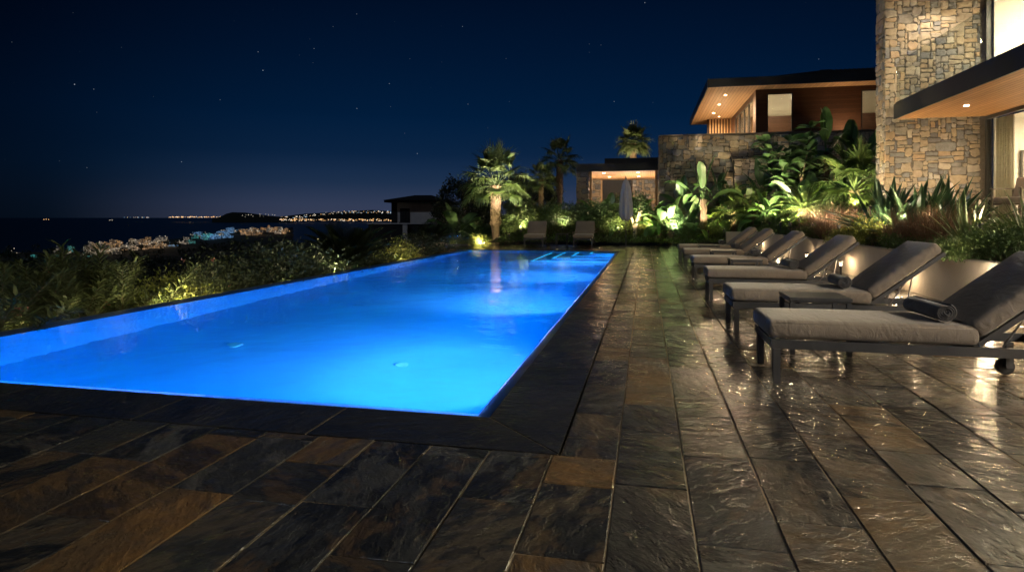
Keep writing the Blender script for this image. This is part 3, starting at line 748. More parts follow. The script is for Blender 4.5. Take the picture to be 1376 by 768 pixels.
pc = empty('framed_picture', (8.38 * H, FY - .10, 2.12 * H))
b = MB(); b.box(-.5, .5, -.02, 0.02, -.36, .36); b.build('canvas', m_noise('grey_landscape_print', (.34, .30, .26), (.16, .145, .13), .9, .8, .1), pc)
b = MB(); [b.box(*q, -.035, .03, *r2) for q, r2 in (((-.53, .53), (.361, .40)), ((-.53, .53), (-.40, -.361)), ((-.53, -.501), (-.36, .36)), ((.501, .53), (-.36, .36)))]; b.build('frame', M['frame'], pc)
tag(pc, 'dark framed grey landscape picture on the white wall inside the villa', 'picture')

# ------------------------------------------------------------------ long stone retaining wall below the timber house
RY, RX0, RX1, RZ = 25.7 * H, .53 * H, 11.5 * H, 4.3 * H
rw = empty('retaining_wall', (RX0, RY, 0))
b = MB(); b.box(RX0 + .03, RX1, RY + .03, RY + 2.2, 0, RZ - .03); part(b, 'wall', M['mortar'], rw)
b = MB(); stones(b, (RX0, RY + .03, .3), (1, 0, 0), (0, 0, 1), (0, -1, 0), RX1 - RX0 - .3, RZ - .36, .085, rng, .06)
stones(b, (RX0 + .03, RY + 2.2, .3), (0, -1, 0), (0, 0, 1), (-1, 0, 0), 2.15, RZ - .36, .09, rng, .05); part(b, 'stone_facing', M['rubble_dark'], rw)
b = MB(); b.box(RX0 - .03, RX1, RY - .04, RY + 2.25, RZ - .028, RZ + .03); part(b, 'coping_cap', M['mortar'], rw)
tag(rw, 'tall weathered stone retaining wall below the timber house, half hidden by plants', 'stone wall')
lx0, lx1, ly, lz = 3.3 * H, 4.85 * H, 24.9 * H, 3.25 * H
lw = empty('low_stone_wall', (lx0, ly, 0))
b = MB(); b.box(lx0 + .03, lx1 - .03, ly + .03, ly + .7, .2, lz - .03); part(b, 'wall', M['mortar'], lw)
b = MB(); stones(b, (lx0, ly + .03, .3), (1, 0, 0), (0, 0, 1), (0, -1, 0), lx1 - lx0, lz - .3, .085, rng, .06); stones(b, (lx1 - .03, ly + .03, .3), (0, 1, 0), (0, 0, 1), (1, 0, 0), .7, lz - .3, .085, rng, .05); part(b, 'stone_facing', M['rubble_dark'], lw)
tag(lw, 'lower stone wall block standing in front of the tall retaining wall', 'stone wall')

# ------------------------------------------------------------------ timber upper house
th = empty('timber_house', (5 * H, 30.35 * H, RZ))
ZS, ZT = 6.9 * H, 7.27 * H; TX0, TX1, TY0, TY1 = 2.735 * H, 13.5 * H, 29.25 * H, 41 * H
WX, WY = 4.97 * H, 30.35 * H
b = MB(); b.box(TX0, TX1, TY0, TY1, ZS + .03, ZT); b.box(TX0, TX0 + .06, TY0, TY1, ZS - .02, ZS + .029); b.box(TX0 + .061, TX1, TY0, TY0 + .06, ZS - .02, ZS + .029)
rf = part(b, 'roof', M['fascia'], th)
b = MB(); b.add([(4.4 * H, TY0 + .9, ZT), (TX1, TY0 + .9, ZT), (TX1, TY1 - .9, ZT), (4.4 * H, TY1 - .9, ZT), (9.0 * H, 33.5 * H, ZT + 1.25), (TX1, 33.5 * H, ZT + 1.25), (TX1, 36.5 * H, ZT + 1.25), (9.0 * H, 36.5 * H, ZT + 1.25)], [(0, 1, 5, 4), (1, 2, 6, 5), (2, 3, 7, 6), (3, 0, 4, 7), (4, 5, 6, 7)])
for k in range(46):
    t = k / 45; xa = 4.4 * H + (TX1 - 4.4 * H) * t; b.tube([(xa, TY0 + .88, ZT + .0), (min(TX1, xa + max(0, 4.6 * H * (1 - t * 2.2))), 33.5 * H, ZT + 1.27)], .07, 6)
part(b, 'tile_roof', M['roof_tile'], th).parent = rf
b = MB(); b.box(TX0 + .062, TX1 - .02, TY0 + .062, TY1 - .02, ZS, ZS + .028); part(b, 'soffit', M['wood_soffit'], th)
# walls: front with two window openings, left with a sliding door
wz0 = RZ - .6
o1, o2 = (5.45 * H, 6.58 * H), (9.42 * H, 10.15 * H); wt, wb = 6.72 * H, 4.62 * H
b = MB(); t_ = .18
for (a, c) in ((WX, o1[0]), (o1[1], o2[0]), (o2[1], TX1 - .6)): b.box(a, c, WY, WY + t_, wz0, ZS - .002)
for (a, c) in (o1, o2): b.box(a + .001, c - .001, WY + .002, WY + t_, wt, ZS - .003); b.box(a + .001, c - .001, WY + .002, WY + t_, wz0, wb)
dy0, dy1 = WY + .9, 37.2 * H
b.box(WX + .001, WX + t_, WY + t_ + .001, dy0, wz0, ZS - .002); b.box(WX + .001, WX + t_, dy1, TY1 - .6, wz0, ZS - .002); b.box(WX + .002, WX + t_, dy0 + .001, dy1 - .001, 6.72 * H, ZS - .003)
part(b, 'wall', M['wood_wall'], th)
def win_front(x0, x1, mull=0):
    b = MB(); w = .07
    b.box(x0, x1, WY + .03, WY + .13, wb, wb + w); b.box(x0, x1, WY + .03, WY + .13, wt - w, wt); b.box(x0, x0 + w, WY + .032, WY + .128, wb + w + .001, wt - w - .001); b.box(x1 - w, x1, WY + .032, WY + .128, wb + w + .001, wt - w - .001)
    f = part(b, 'window', M['frame'], th); b = MB(); b.box(x0 + .05, x1 - .05, WY + .07, WY + .082, wb + .05, wt - .05); part(b, 'pane', M['glass'], th).parent = f
win_front(*o1); win_front(*o2)
b = MB(); zz0 = RZ - .4
for k in range(5):
    yy = dy0 + (dy1 - dy0) * k / 4; b.box(WX + .03, WX + .12, yy - .05, yy + .05, zz0, 6.71 * H)
b.box(WX + .032, WX + .118, dy0, dy1, 6.62 * H, 6.708 * H)
f = part(b, 'sliding_door', M['frame'], th); b = MB(); b.box(WX + .07, WX + .082, dy0, dy1, zz0, 6.64 * H); part(b, 'pane', M['glass'], th).parent = f
b = MB(); X0, X1, Y0, Y1, z0, z1 = WX + .2, TX1 - .7, WY + .2, 38 * H, RZ - .5, ZS - .05
b.add([(X0, Y0, z0), (X1, Y0, z0), (X1, Y1, z0), (X0, Y1, z0), (X0, Y0, z1), (X1, Y0, z1), (X1, Y1, z1), (X0, Y1, z1)], [(3, 2, 1, 0), (4, 5, 6, 7), (1, 2, 6, 5), (2, 3, 7, 6)])
part(b, 'interior', M['plaster'], th)
b = MB(); b.box(X0 + .05, X1 - .05, Y0 + 3.0, Y0 + 3.2, z0, z1 - .95); part(b, 'partition', M['wood_wall'], th)
for xx, e in ((6.2, 110), (9.8, 60)): lamp('room_lamp', 'AREA', (xx * H, WY + 1.9, ZS - .12), e, WARMW, None, 1.0, (xx * H, WY + 1.9, 0))
lamp('room_lamp', 'AREA', (6.5 * H, 35 * H, ZS - .12), 160, WARMW, None, 1.0, (6.5 * H, 35 * H, 0))
b = MB(); sy = 38.6 * H
for k in range(10):
    xx = 3.72 * H + k * .165 * H; b.box(xx, xx + .085, sy, sy + .16, RZ - .3, ZS - .002)
part(b, 'slat_screen', M['wood_post'], th)
b = MB(); b.box(3.6 * H, 5.4 * H, sy + .4, sy + .5, RZ - .3, ZS - .003); part(b, 'screen_wall', M['wood_wall'], th)
downlights(th, [(3.75 * H, y * H, ZS) for y in (31.3, 33.9, 36.6)], e=1700, r=.075, ang=174)
downlights(th, [(4.2 * H, 38.0 * H, ZS)], e=60, r=.05, ang=140)
for yy in (32.2, 35.2, 37.8): lamp('added_uplight_lamp', 'SPOT', (4.0 * H, yy * H, RZ + .15), 360, WARM, None, .06, (3.9 * H, yy * H, ZS), 150, .9)  # hidden lamps added to brighten the cedar soffit
lamp('added_uplight_lamp', 'SPOT', (8.6 * H, 29.7 * H, RZ + .15), 260, WARM, None, .05, (8.9 * H, 30.3 * H, ZS), 130, 1.0)  # one more added lamp, out of sight, washing the timber wall
tag(th, 'flat-eaved timber house above the stone wall with downlit cedar soffit', 'house')

# ------------------------------------------------------------------ pool pavilion
pv = empty('pool_pavilion', (-3 * H, 27.5 * H, 0))
PY, PYB = 27.55 * H, 34 * H; PX0, PX1, PZ, PZT = -3.05 * H, .54 * H, 3.05 * H, 3.38 * H
b = MB(); b.box(PX0, PX1, PY, PYB + 1.5, PZ + .03, PZT); b.box(PX0, PX1, PY, PY + .05, PZ - .015, PZ + .029); r_ = part(b, 'roof', M['fascia'], pv)
b = MB(); b.box(-1.85 * H, PX1 + 1.5, PY + 1.2, PYB + 1, PZT, PZT + .38); part(b, 'parapet', M['fascia'], pv).parent = r_
b = MB(); b.box(PX0 + .03, PX1 - .02, PY + .052, PYB + 1, PZ, PZ + .028); part(b, 'soffit', M['wood_soffit_y'], pv)
b = MB(); px1 = -2.5 * H; b.box(PX0 + .04, px1 - .03, PY + .1, PY + .75, 0, PZ - .002); core = part(b, 'pillar', M['mortar'], pv)
b = MB(); stones(b, (PX0 + .02, PY + .1, .2), (1, 0, 0), (0, 0, 1), (0, -1, 0), px1 - PX0 - .03, PZ - .22, .09, rng, .05); stones(b, (px1 - .03, PY + .1, .2), (0, 1, 0), (0, 0, 1), (1, 0, 0), .65, PZ - .22, .09, rng, .05); stones(b, (PX0 + .04, PY + .75, .2), (0, -1, 0), (0, 0, 1), (-1, 0, 0), .65, PZ - .22, .09, rng, .05)
part(b, 'stone_facing', M['rubble_dark'], pv).parent = core
b = MB(); b.box(px1 + .04, px1 + .17, PY + .12, PY + .3, 0, PZ - .003); part(b, 'post', M['wood_post'], pv)
b = MB(); b.box(PX1 - .17, PX1 - .05, PY + .12, PY + .3, 0, PZ - .003); part(b, 'post', M['wood_post'], pv)
xb = [-3.3 * H, -2.42 * H, -.72 * H, 1.4 * H]
for q in (0, 2):
    b = MB(); b.box(xb[q], xb[q + 1], PYB + .03, PYB + .4, 0, PZ - .004); bw = part(b, 'back_wall', M['mortar'], pv)
    b = MB(); stones(b, (xb[q], PYB + .03, .2), (1, 0, 0), (0, 0, 1), (0, -1, 0), xb[q + 1] - xb[q], PZ - .22, .085, rng, .05); part(b, 'stone_facing', M['rubble'], pv).parent = bw
b = MB(); b.box(xb[1] + .06, xb[2] - .06, PYB + .35, PYB + .4, 0, PZ - .005); part(b, 'door', M['shutter'], pv)
b = MB(); b.box(xb[1] + .001, xb[1] + .09, PYB + .05, PYB + .3, 0, PZ - .006); part(b, 'post', M['wood_post'], pv)
downlights(pv, [(-1.9 * H, 28.8 * H, PZ), (-.35 * H, 28.8 * H, PZ), (-1.8 * H, 31.6 * H, PZ), (-.35 * H, 31.6 * H, PZ)], e=420, r=.075, ang=172)
for xx in (-1.9, -.4): lamp('added_uplight_lamp', 'SPOT', (xx * H, 30.5 * H, 1.0), 2600, WARMN, None, .06, (xx * H, 30.8 * H, PZ), 150, .9)  # added lamps without fittings, brightening the pavilion ceiling
tag(pv, 'small flat-roofed pool pavilion with stone pillar and lit timber ceiling', 'pavilion')

# ------------------------------------------------------------------ unlit neighbour house on the slope
D = 62.0
hp = W(553, D, -.6); nh = empty('neighbour_house', hp, PSI - .05)
def L(u, v): return ((u - 553) / 830 * D, ztop(v, D) + .6)
x0, zt_ = L(526, 272); x1, _ = L(588, 272)
b = MB(); b.box(x0, x1, 0, 9, 0, zt_); b.box(x1 - 2, x1 + 4, 1, 9, 0, zt_ - .5); b.build('wall', M['night_wall'], nh)
e0, ez = L(518, 272); e1, _ = L(596, 272); rx, rz = L(553, 260)
b = MB(); b.box(e0, e1, -.7, 9.7, ez, ez + .22); b.add([(e0 - .1, -.8, ez + .221), (e1, -.8, ez + .221), (e1, 9.8, ez + .221), (e0 - .1, 9.8, ez + .221), (rx - .6, 4.5, rz), (rx + 1.2, 4.5, rz)], [(0, 1, 5, 4), (1, 2, 5), (2, 3, 4, 5), (3, 0, 4)]); b.build('roof', M['roof_tile'], nh)
wx, wz1 = L(537.5, 280); wx1, wz0_ = L(550.5, 298)
b = MB(); b.box(wx, wx1, -.06, .05, wz0_, wz1); w_ = b.build('window', M['shutter'], nh)
b = MB(); b.box(wx - .08, wx1 + .08, -.10, -.061, wz0_ - .14, wz0_ - .02); b.box((wx + wx1) / 2 - .04, (wx + wx1) / 2 + .04, -.09, -.062, wz0_, wz1); b.build('frame', M['frame'], w_)
b = MB(); b.box(x0 - .02, x0 + .55, -.05, 0, 0, zt_); b.build('corner_strip', M['shutter'], nh)
tag(nh, 'unlit two-storey neighbour house with hipped roof and shuttered window', 'house')
D2 = 52.0
gw = empty('garden_wall', W(530, D2, -.6), PSI)
a0 = (495 - 530) / 830 * D2; a1 = (590 - 530) / 830 * D2; zt2 = ztop(301, D2) + .6
b = MB(); b.box(a0, a1, 0, .35, -.6, zt2 - .01); b.build('wall', M['shutter'], gw)
b = MB(); b.box(a0 - .05, a1, -.08, .43, zt2 - .009, zt2 + .09); b.build('coping_cap', M['night_wall'], gw)
pxa = (542 - 530) / 830 * D2; b = MB(); b.box(pxa, pxa + .38, -.3, -.082, -.4, zt2 - .05); b.build('post', M['night_wall'], gw)
tag(gw, 'dark low garden wall with pale gatepost in front of the neighbour house', 'wall')

# ------------------------------------------------------------------ plants
Z = Vector((0, 0, 1))
def rdir(rr):
    while True:
        v = Vector((rr.uniform(-1, 1), rr.uniform(-1, 1), rr.uniform(-1, 1)))
        if .05 < v.length < 1: return v.normalized()
def spine(p, d, length, droop, n):
    """points along a leaf's midrib, bending down as it goes"""
    p, d = Vector(p), Vector(d).normalized(); pts, ds = [p.copy()], [d.copy()]
    for i in range(n):
        d = (d + Vector((0, 0, -droop * (i + 1) / n * (1.0 if d.z > -.9 else .1)))).normalized()
        p = p + d * (length / n); pts.append(p.copy()); ds.append(d.copy())
    return pts, ds
def blade(mb, p, d, length, width, droop, tint, n=5, shape='lance', fold=.25, roll=0.0, rr=None, tear=0.0):
    pts, ds = spine(p, d, length, droop, n)
    vs, fs = [], []
    sd0 = None
    for i, (q, t) in enumerate(zip(pts, ds)):
        s = t.cross(Z)
        if s.length < .08: s = sd0 or t.orthogonal()
        s = s.normalized(); sd0 = s
        up = s.cross(t).normalized()
        if roll: s = (s * math.cos(roll) + up * math.sin(roll)).normalized(); up = s.cross(t).normalized()
        f = i / n
        if shape == 'lance': w = (math.sin(math.pi * min(1, f * .86 + .14)) ** .8) if f < 1 else .02
        elif shape == 'sword': w = (.75 + .25 * f / .35) if f < .35 else max(.02, 1 - ((f - .35) / .65) ** 1.6)
        elif shape == 'oval': w = max(.03, math.sin(math.pi * min(1, f * .93 + .05)) ** .6)
        else: w = max(.02, 1 - f)
        w *= width / 2
        wl = w * (1 - (rr.random() * tear if rr else 0)); wr = w * (1 - (rr.random() * tear if rr else 0))
        vs += [q - s * wl + up * fold * wl, q, q + s * wr + up * fold * wr]
    for i in range(n):
        a, b = 3 * i, 3 * i + 3; fs += [(a, a + 1, b + 1, b), (a + 1, a + 2, b + 2, b + 1)]
    mb.add(vs, fs, tint)
    return pts, ds
def thin(mb, p, d, length, width, droop, tint, n=3):
    pts, ds = spine(p, d, length, droop, n); vs, fs = [], []
    s = ds[0].cross(Z); s = s.normalized() if s.length > .05 else Vector((1, 0, 0))
    for i, q in enumerate(pts):
        w = width / 2 * (1 - .92 * (i / n) ** 1.5); vs += [q - s * w, q + s * w]
    for i in range(n): fs.append((2 * i, 2 * i + 1, 2 * i + 3, 2 * i + 2))
    mb.add(vs, fs, tint); return pts
def around(az, el): return Vector((math.cos(az) * math.cos(el), math.sin(az) * math.cos(el), math.sin(el)))

def fan_leaf(mb, p, d, pet, rad, rr, tint, nseg=26, droop=.5):
    pts, ds = spine(p, d, pet, .35, 4)
    mb.tube(pts, [.022, .02, .017, .014, .011], 4, max(0, tint - .2), False)
    c, t = pts[-1], ds[-1]
    s = t.cross(Z); s = s.normalized() if s.length > .05 else Vector((1, 0, 0)); up = s.cross(t)
    for k in range(nseg):
        a = (k / (nseg - 1) - .5) * R(250); ln = rad * (1 - .28 * abs(k / (nseg - 1) - .5) * 2) * rr.uniform(.9, 1.06)
        dd = (t * math.cos(a) + s * math.sin(a) + up * (.22 * (1 - abs(a) / 2.2))).normalized()
        thin(mb, c, dd, ln, rad * .11, droop * rr.uniform(.5, 1.3), min(1, max(0, tint + rr.uniform(-.18, .18))), 4)
        # webbing near the hub
        a2 = a + R(250) / (nseg - 1) * .5; d2 = (t * math.cos(a2) + s * math.sin(a2) + up * (.22 * (1 - abs(a2) / 2.2))).normalized()
        w = dd.cross(up).normalized()
        mb.add([c, c + dd * ln * .5 - w * rad * .035, c + dd * ln * .56, c + d2 * ln * .5 + w * rad * .02], [(0, 1, 2, 3)], tint)
def make_fan_palm(name, seed, th, crown, rad, tr, m_leaf_, nleaf=42, skirt=True, pet=.75, lo=-.75):
    rr = random.Random(seed); root = empty(name)
    b = MB(); n = 22; prof = []
    for i in range(n + 1):
        f = i / n; r = tr * (1.25 - .4 * min(1, f * 5)) if f < .2 else tr * (.85 + .28 * sstep(.4, .55, f) * (1 - .35 * f))
        prof.append(r)
    b.tube([(math.sin(i * .4) * .01, math.cos(i * .3) * .01, -.3 + (th + .3) * i / n) for i in range(n + 1)], prof, 14)
    # leaf bases in a criss-cross pattern over the upper trunk
    rows = int(th / .10)
    for j in range(int(rows * .42), rows):
        z = j * .10
        for k in range(9):
            a = 2 * math.pi * (k + .5 * (j % 2)) / 9 + rr.uniform(-.06, .06)
            rb = tr * 1.02; c = Vector((math.cos(a) * rb, math.sin(a) * rb, z)); o_ = Vector((math.cos(a), math.sin(a), 0)); s = Vector((-math.sin(a), math.cos(a), 0))
            w = tr * .34
            b.add([c - s * w - o_ * .03, c + s * w - o_ * .03, c + s * w * .55 + Z * .17 + o_ * .055, c - s * w * .55 + Z * .17 + o_ * .055, c + Z * .15 - o_ * .02 + s * w * .5, c + Z * .15 - o_ * .02 - s * w * .5], [(0, 1, 2, 3), (3, 2, 4, 5), (0, 3, 5), (1, 4, 2)], rr.random())
    b.build('trunk', M['trunk'], root)
    b = MB()
    for k in range(nleaf):
        f = k / (nleaf - 1); el = R(86) * (1 - f) + R(-8) * f if lo > -1 else R(82) * (1 - f) + R(-65) * f
        az = k * 2.39996 + rr.uniform(-.2, .2)
        fan_leaf(b, (math.cos(az) * tr * .5, math.sin(az) * tr * .5, th - .08 + .25 * (1 - f)), around(az, el), crown * pet * rr.uniform(.85, 1.1), rad * rr.uniform(.85, 1.1), rr, rr.uniform(.25, .85) - .25 * (f > .8), 24, .26 + .36 * f)
    b.build('crown', m_leaf_, root)
    return root
def make_feather(name, seed, th, ln, n, m_leaf_, tr=.12, lowest=-15, leaflets=26, lw=.035, ll=.34, droop=.28, trunk=True):
    rr = random.Random(seed); root = empty(name)
    b = MB(); b.tube([(0, 0, -.2), (0, 0, th * .3), (0, 0, th * .7), (0, 0, th + .04)], [tr * 1.1, tr, tr * .95, tr * .9], 11)
    for j in range(max(2, int(th / .06))):
        for k in range(8):
            a = 2 * math.pi * (k + .5 * (j % 2)) / 8; c = Vector((math.cos(a) * tr, math.sin(a) * tr, j * .06)); o_ = Vector((math.cos(a), math.sin(a), 0)); s = Vector((-math.sin(a), math.cos(a), 0))
            b.add([c - s * tr * .36, c + s * tr * .36, c + Z * .09 + o_ * .03], [(0, 1, 2)], rr.random())
    b.build('trunk', M['trunk'], root)
    b = MB()
    for k in range(n):
        f = k / (n - 1); el = R(80) * (1 - f) + R(lowest) * f; az = k * 2.39996 + rr.uniform(-.15, .15); L_ = ln * rr.uniform(.85, 1.08) * (.75 + .25 * f)
        pts, ds = spine((math.cos(az) * tr * .4, math.sin(az) * tr * .4, th), around(az, el), L_, droop, 10)
        b.tube(pts, [.016 - .0013 * i for i in range(11)], 4, .8, False); tn = rr.uniform(.2, .9)
        for i in range(leaflets):
            q = (.1 + .9 * (i + .5) / leaflets) * 10; i0 = min(9, int(q)); fr = q - i0
            p = pts[i0].lerp(pts[i0 + 1], fr); t = ds[i0]
            s = t.cross(Z); s = s.normalized() if s.length > .05 else Vector((1, 0, 0)); up = s.cross(t)
            l2 = ll * (math.sin(math.pi * (.12 + .82 * (i + .5) / leaflets)) ** .7) * rr.uniform(.9, 1.1)
            for sg in (-1, 1):
                d = (s * sg * .82 + t * .55 + up * .28).normalized(); thin(b, p, d, l2, lw, .3, min(1, max(0, tn + rr.uniform(-.12, .12))), 2)
    b.build('crown', m_leaf_, root)
    return root
def make_paddle(name, seed, th, n, pet, ll, lw, m_leaf_, tr=.11, stems=1, tear=.18, flat=None, erect=68):
    """banana / bird-of-paradise: paddle leaves on long stalks"""
    rr = random.Random(seed); root = empty(name); bt, bl = MB(), MB()
    for s_ in range(stems):
        ox, oy = (0, 0) if s_ == 0 else (rr.uniform(-.45, .45), rr.uniform(-.45, .45)); h = th * (1 if s_ == 0 else rr.uniform(.45, .8))
        bt.tube([(ox, oy, -.2), (ox + .02, oy, h * .5), (ox, oy, h)], [tr * 1.15, tr, tr * .7], 9)
        for k in range(6):
            a = k * 2.1; bt.tube([(ox + math.cos(a) * tr, oy + math.sin(a) * tr, h * .1), (ox + math.cos(a) * tr * 1.05, oy + math.sin(a) * tr * 1.05, h * .55), (ox + math.cos(a) * tr * .8, oy + math.sin(a) * tr * .8, h * .98)], [.03, .035, .02], 5, rr.random())
        for k in range(n):
            f = k / max(1, n - 1); az = (flat + (math.pi if k % 2 else 0) + rr.uniform(-.35, .35)) if flat is not None else k * 2.39996 + rr.uniform(-.4, .4)
            el = R(erect + 14) * (1 - f) + R(erect - 48) * f + rr.uniform(-.1, .1)
            pts, ds = spine((ox, oy, h * (.92 - .25 * f)), around(az, el), pet * rr.uniform(.8, 1.15), .07, 5)
            bl.tube(pts, [.026, .023, .02, .017, .014, .012], 5, .75, False)
            blade(bl, pts[-1], ds[-1], ll * rr.uniform(.8, 1.15), lw * rr.uniform(.85, 1.1), .13 + .22 * f, rr.uniform(.15, .9), 11, 'oval', rr.uniform(.12, .4), rr.uniform(-.5, .5), rr, tear)
    bt.build('stem', M['bark'], root); bl.build('foliage', m_leaf_, root)
    return root
def make_oval_shrub(name, seed, h, n_stem, m_leaf_, ll=.34, lw=.20, spread=.7):
    """upright stems with big oval leaves (rubber-plant like)"""
    rr = random.Random(seed); root = empty(name); bt, bl = MB(), MB()
    for s_ in range(n_stem):
        az = s_ * 2.4 + rr.uniform(-.4, .4); hh = h * rr.uniform(.6, 1.0)
        pts, ds = spine((rr.uniform(-.12, .12), rr.uniform(-.12, .12), -.1), around(az, R(78 - 22 * spread * rr.random())), hh, -.05, 9)
        bt.tube(pts, [.028 - .0022 * i for i in range(10)], 5, .5, False)
        for i in range(2, 10):
            for q in range(3):
                a2 = i * 1.9 + q * 2.1 + rr.uniform(-.4, .4); d = around(a2, R(rr.uniform(5, 60)))
                blade(bl, pts[i] + d * .03, d, ll * rr.uniform(.65, 1.1), lw * rr.uniform(.8, 1.1), .22, rr.uniform(.1, .95), 5, 'oval', .2, rr.uniform(-.4, .4))
    bt.build('stem', M['bark'], root); bl.build('foliage', m_leaf_, root)
    return root
def make_clump(name, seed, n, ln, wd_, m_leaf_, shape='sword', el=(18, 86), droop=.16, base=.22, fold=.5, tufts=None):
    rr = random.Random(seed); b = MB()
    for k in range(n):
        az = rr.uniform(0, 6.283); e = R(el[0] + (el[1] - el[0]) * rr.random() ** .8); r0 = base * math.sqrt(rr.random()); cx_, cy_ = 0, 0
        if tufts: cx_, cy_ = rr.choice(tufts)
        blade(b, (cx_ + math.cos(az) * r0, cy_ + math.sin(az) * r0, -.04), around(az, e), ln * rr.uniform(.6, 1.08), wd_ * rr.uniform(.75, 1.1), droop * rr.uniform(.3, 1.5), rr.random(), 6, shape, fold)
    return b.build(name, m_leaf_)
def make_grass(name, seed, n, ln, m_leaf_, spread=.5, plume=True):
    rr = random.Random(seed); b = MB()
    for k in range(n):
        az = rr.uniform(0, 6.283); e = R(90 - 62 * rr.random() ** .75); r0 = spread * .5 * math.sqrt(rr.random()); a2 = rr.uniform(0, 6.283)
        pts = thin(b, (math.cos(a2) * r0, math.sin(a2) * r0, -.03), around(az, e), ln * rr.uniform(.55, 1.08), .011, .28 * rr.random(), rr.random(), 4)
        if plume and k % 5 == 0:
            for q in range(7):
                p = pts[-1].lerp(pts[-2], q / 7); thin(b, p, (rdir(rr) + Z * .5).normalized(), .05, .012, .1, rr.random(), 1)
    return b.build(name, m_leaf_)
def make_bush(name, seed, rx, ry, h, n, leaf, m_leaf_, lobes=9, stems=True, flowers=0, m_fl=None, aspect=.5):
    rr = random.Random(seed); root = empty(name); b = MB(); bt = MB()
    lb = []
    for k in range(lobes):
        a = k * 2.4 + rr.random(); q = math.sqrt((k + .5) / lobes) * .78; zc = h * rr.uniform(.22, .80) * (1 - .35 * q)
        lb.append((Vector((math.cos(a) * rx * q, math.sin(a) * ry * q, zc)), rr.uniform(.26, .42) * min(rx, ry, h) * 1.5, rr.uniform(-.25, .25)))
    for c, r, _ in lb:
        bt.tube([(c.x * .15, c.y * .15, -.1), (c.x * .5, c.y * .5, c.z * .5), tuple(c)], [.018, .013, .006], 4, .5, False)
    for k in range(n):
        c, r, dt_ = lb[k % lobes]; d = rdir(rr); d = Vector((d.x, d.y, d.z * .9 + .12)); rad = r * (rr.random() ** .42) * rr.uniform(.8, 1.22)
        p = c + Vector((d.x * rad * 1.12, d.y * rad * 1.12, d.z * rad))
        if p.z < .015: p.z = .015 + rr.random() * .1
        ax = (d * .6 + rdir(rr) * .75 + Z * .2).normalized(); s = ax.cross(rdir(rr)).normalized(); up = s.cross(ax)
        L_ = leaf * rr.uniform(.65, 1.25); w = L_ * aspect * .5
        b.add([p, p + ax * L_ * .5 - s * w + up * w * .3, p + ax * L_, p + ax * L_ * .5 + s * w + up * w * .3, p + ax * L_ * .5], [(0, 4, 1), (1, 4, 2), (0, 3, 4), (3, 2, 4)], min(1, max(0, .5 + dt_ + rr.uniform(-.42, .42))))
    if stems: bt.build('stem', M['bark'], root)
    b.build('foliage', m_leaf_, root)
    if flowers:
        fb = MB()
        for k in range(flowers):
            c, r, _ = lb[rr.randrange(lobes)]; d = rdir(rr); d.z = abs(d.z); p = c + d * r * 1.05
            for q in range(5):
                s = rdir(rr); fb.add([p, p + s * .05 + Z * .01, p + (s + rdir(rr) * .6).normalized() * .05], [(0, 1, 2)], rr.random())
        fb.build('blossom', m_fl, root)
    return root
def make_oleander(name, seed, h, n_stem, m_leaf_, spread=.55, ll=.16, flowers=0):
    rr = random.Random(seed); root = empty(name); bt, bl = MB(), MB(); tips = []
    for s_ in range(n_stem):
        az = rr.uniform(0, 6.283); hh = h * rr.uniform(.55, 1.0)
        pts, ds = spine((rr.uniform(-.35, .35), rr.uniform(-.35, .35), -.15), around(az, R(88 - 36 * spread * rr.random() ** .7)), hh, rr.uniform(.0, .18), 12)
        bt.tube(pts, [.014 - .0009 * i for i in range(13)], 4, .5, False); tips.append(pts[-1])
        tn = rr.uniform(.1, .9)
        for i in range(3, 13):
            for sub in (0, .5):
                p = pts[i] if not sub else pts[i].lerp(pts[i - 1], .5); base_az = rr.uniform(0, 6.283)
                for q in range(4):
                    d = (around(base_az + q * 1.571, R(18)) + ds[i] * .85).normalized()
                    blade(bl, p, d, ll * rr.uniform(.8, 1.25), ll * .16, .28, min(1, max(0, tn + rr.uniform(-.25, .25))), 3, 'lance', .3)
    bt.build('stem', M['bark'], root); bl.build('foliage', m_leaf_, root)
    if flowers:
        fb = MB()
        for t in rr.sample(tips, min(flowers, len(tips))):
            for q in range(16):
                s = rdir(rr); fb.add([t + s * .03, t + s * .09 + rdir(rr) * .03, t + s * .08 + rdir(rr) * .03], [(0, 1, 2)], rr.random())
        fb.build('blossom', M['flower'], root)
    return root
def make_tree(name, seed, h, rad, n, leaf, m_leaf_, conical=False):
    rr = random.Random(seed); root = empty(name); bt, b = MB(), MB()
    bt.tube([(0, 0, -.5), (.05, 0, h * .3), (0, .06, h * .65), (0, 0, h * .92)], [.16, .13, .08, .03], 8)
    cl = []
    for k in range(34):
        f = rr.uniform(.18, 1.0); a = rr.uniform(0, 6.283)
        rz_ = rad * (math.sin(math.pi * (f * .82 + .12)) ** .6 if not conical else max(.12, 1.12 - f)); q = rz_ * rr.uniform(.35, 1)
        c = Vector((math.cos(a) * q, math.sin(a) * q, h * f)); cl.append((c, rr.uniform(.2, .36) * rad, rr.uniform(-.3, .3)))
        z0 = max(h * .15, c.z - q * .7); bt.tube([(0, 0, z0), tuple(Vector((0, 0, z0)).lerp(c, .5) + Z * .1), tuple(c)], [.045, .03, .012], 4, .5, False)
    for k in range(n):
        c, r, t_ = cl[k % len(cl)]; d = rdir(rr); p = c + d * r * rr.random() ** .45 * rr.uniform(.8, 1.25)
        ax = (d + rdir(rr)).normalized(); s = ax.cross(rdir(rr)).normalized(); L_ = leaf * rr.uniform(.6, 1.3)
        b.add([p, p + ax * L_ * .5 - s * L_ * .25, p + ax * L_, p + ax * L_ * .5 + s * L_ * .25], [(0, 1, 2, 3)], min(1, max(0, .5 + t_ + rr.uniform(-.3, .3))))
    bt.build('trunk', M['bark'], root); b.build('crown', m_leaf_, root)
    return root
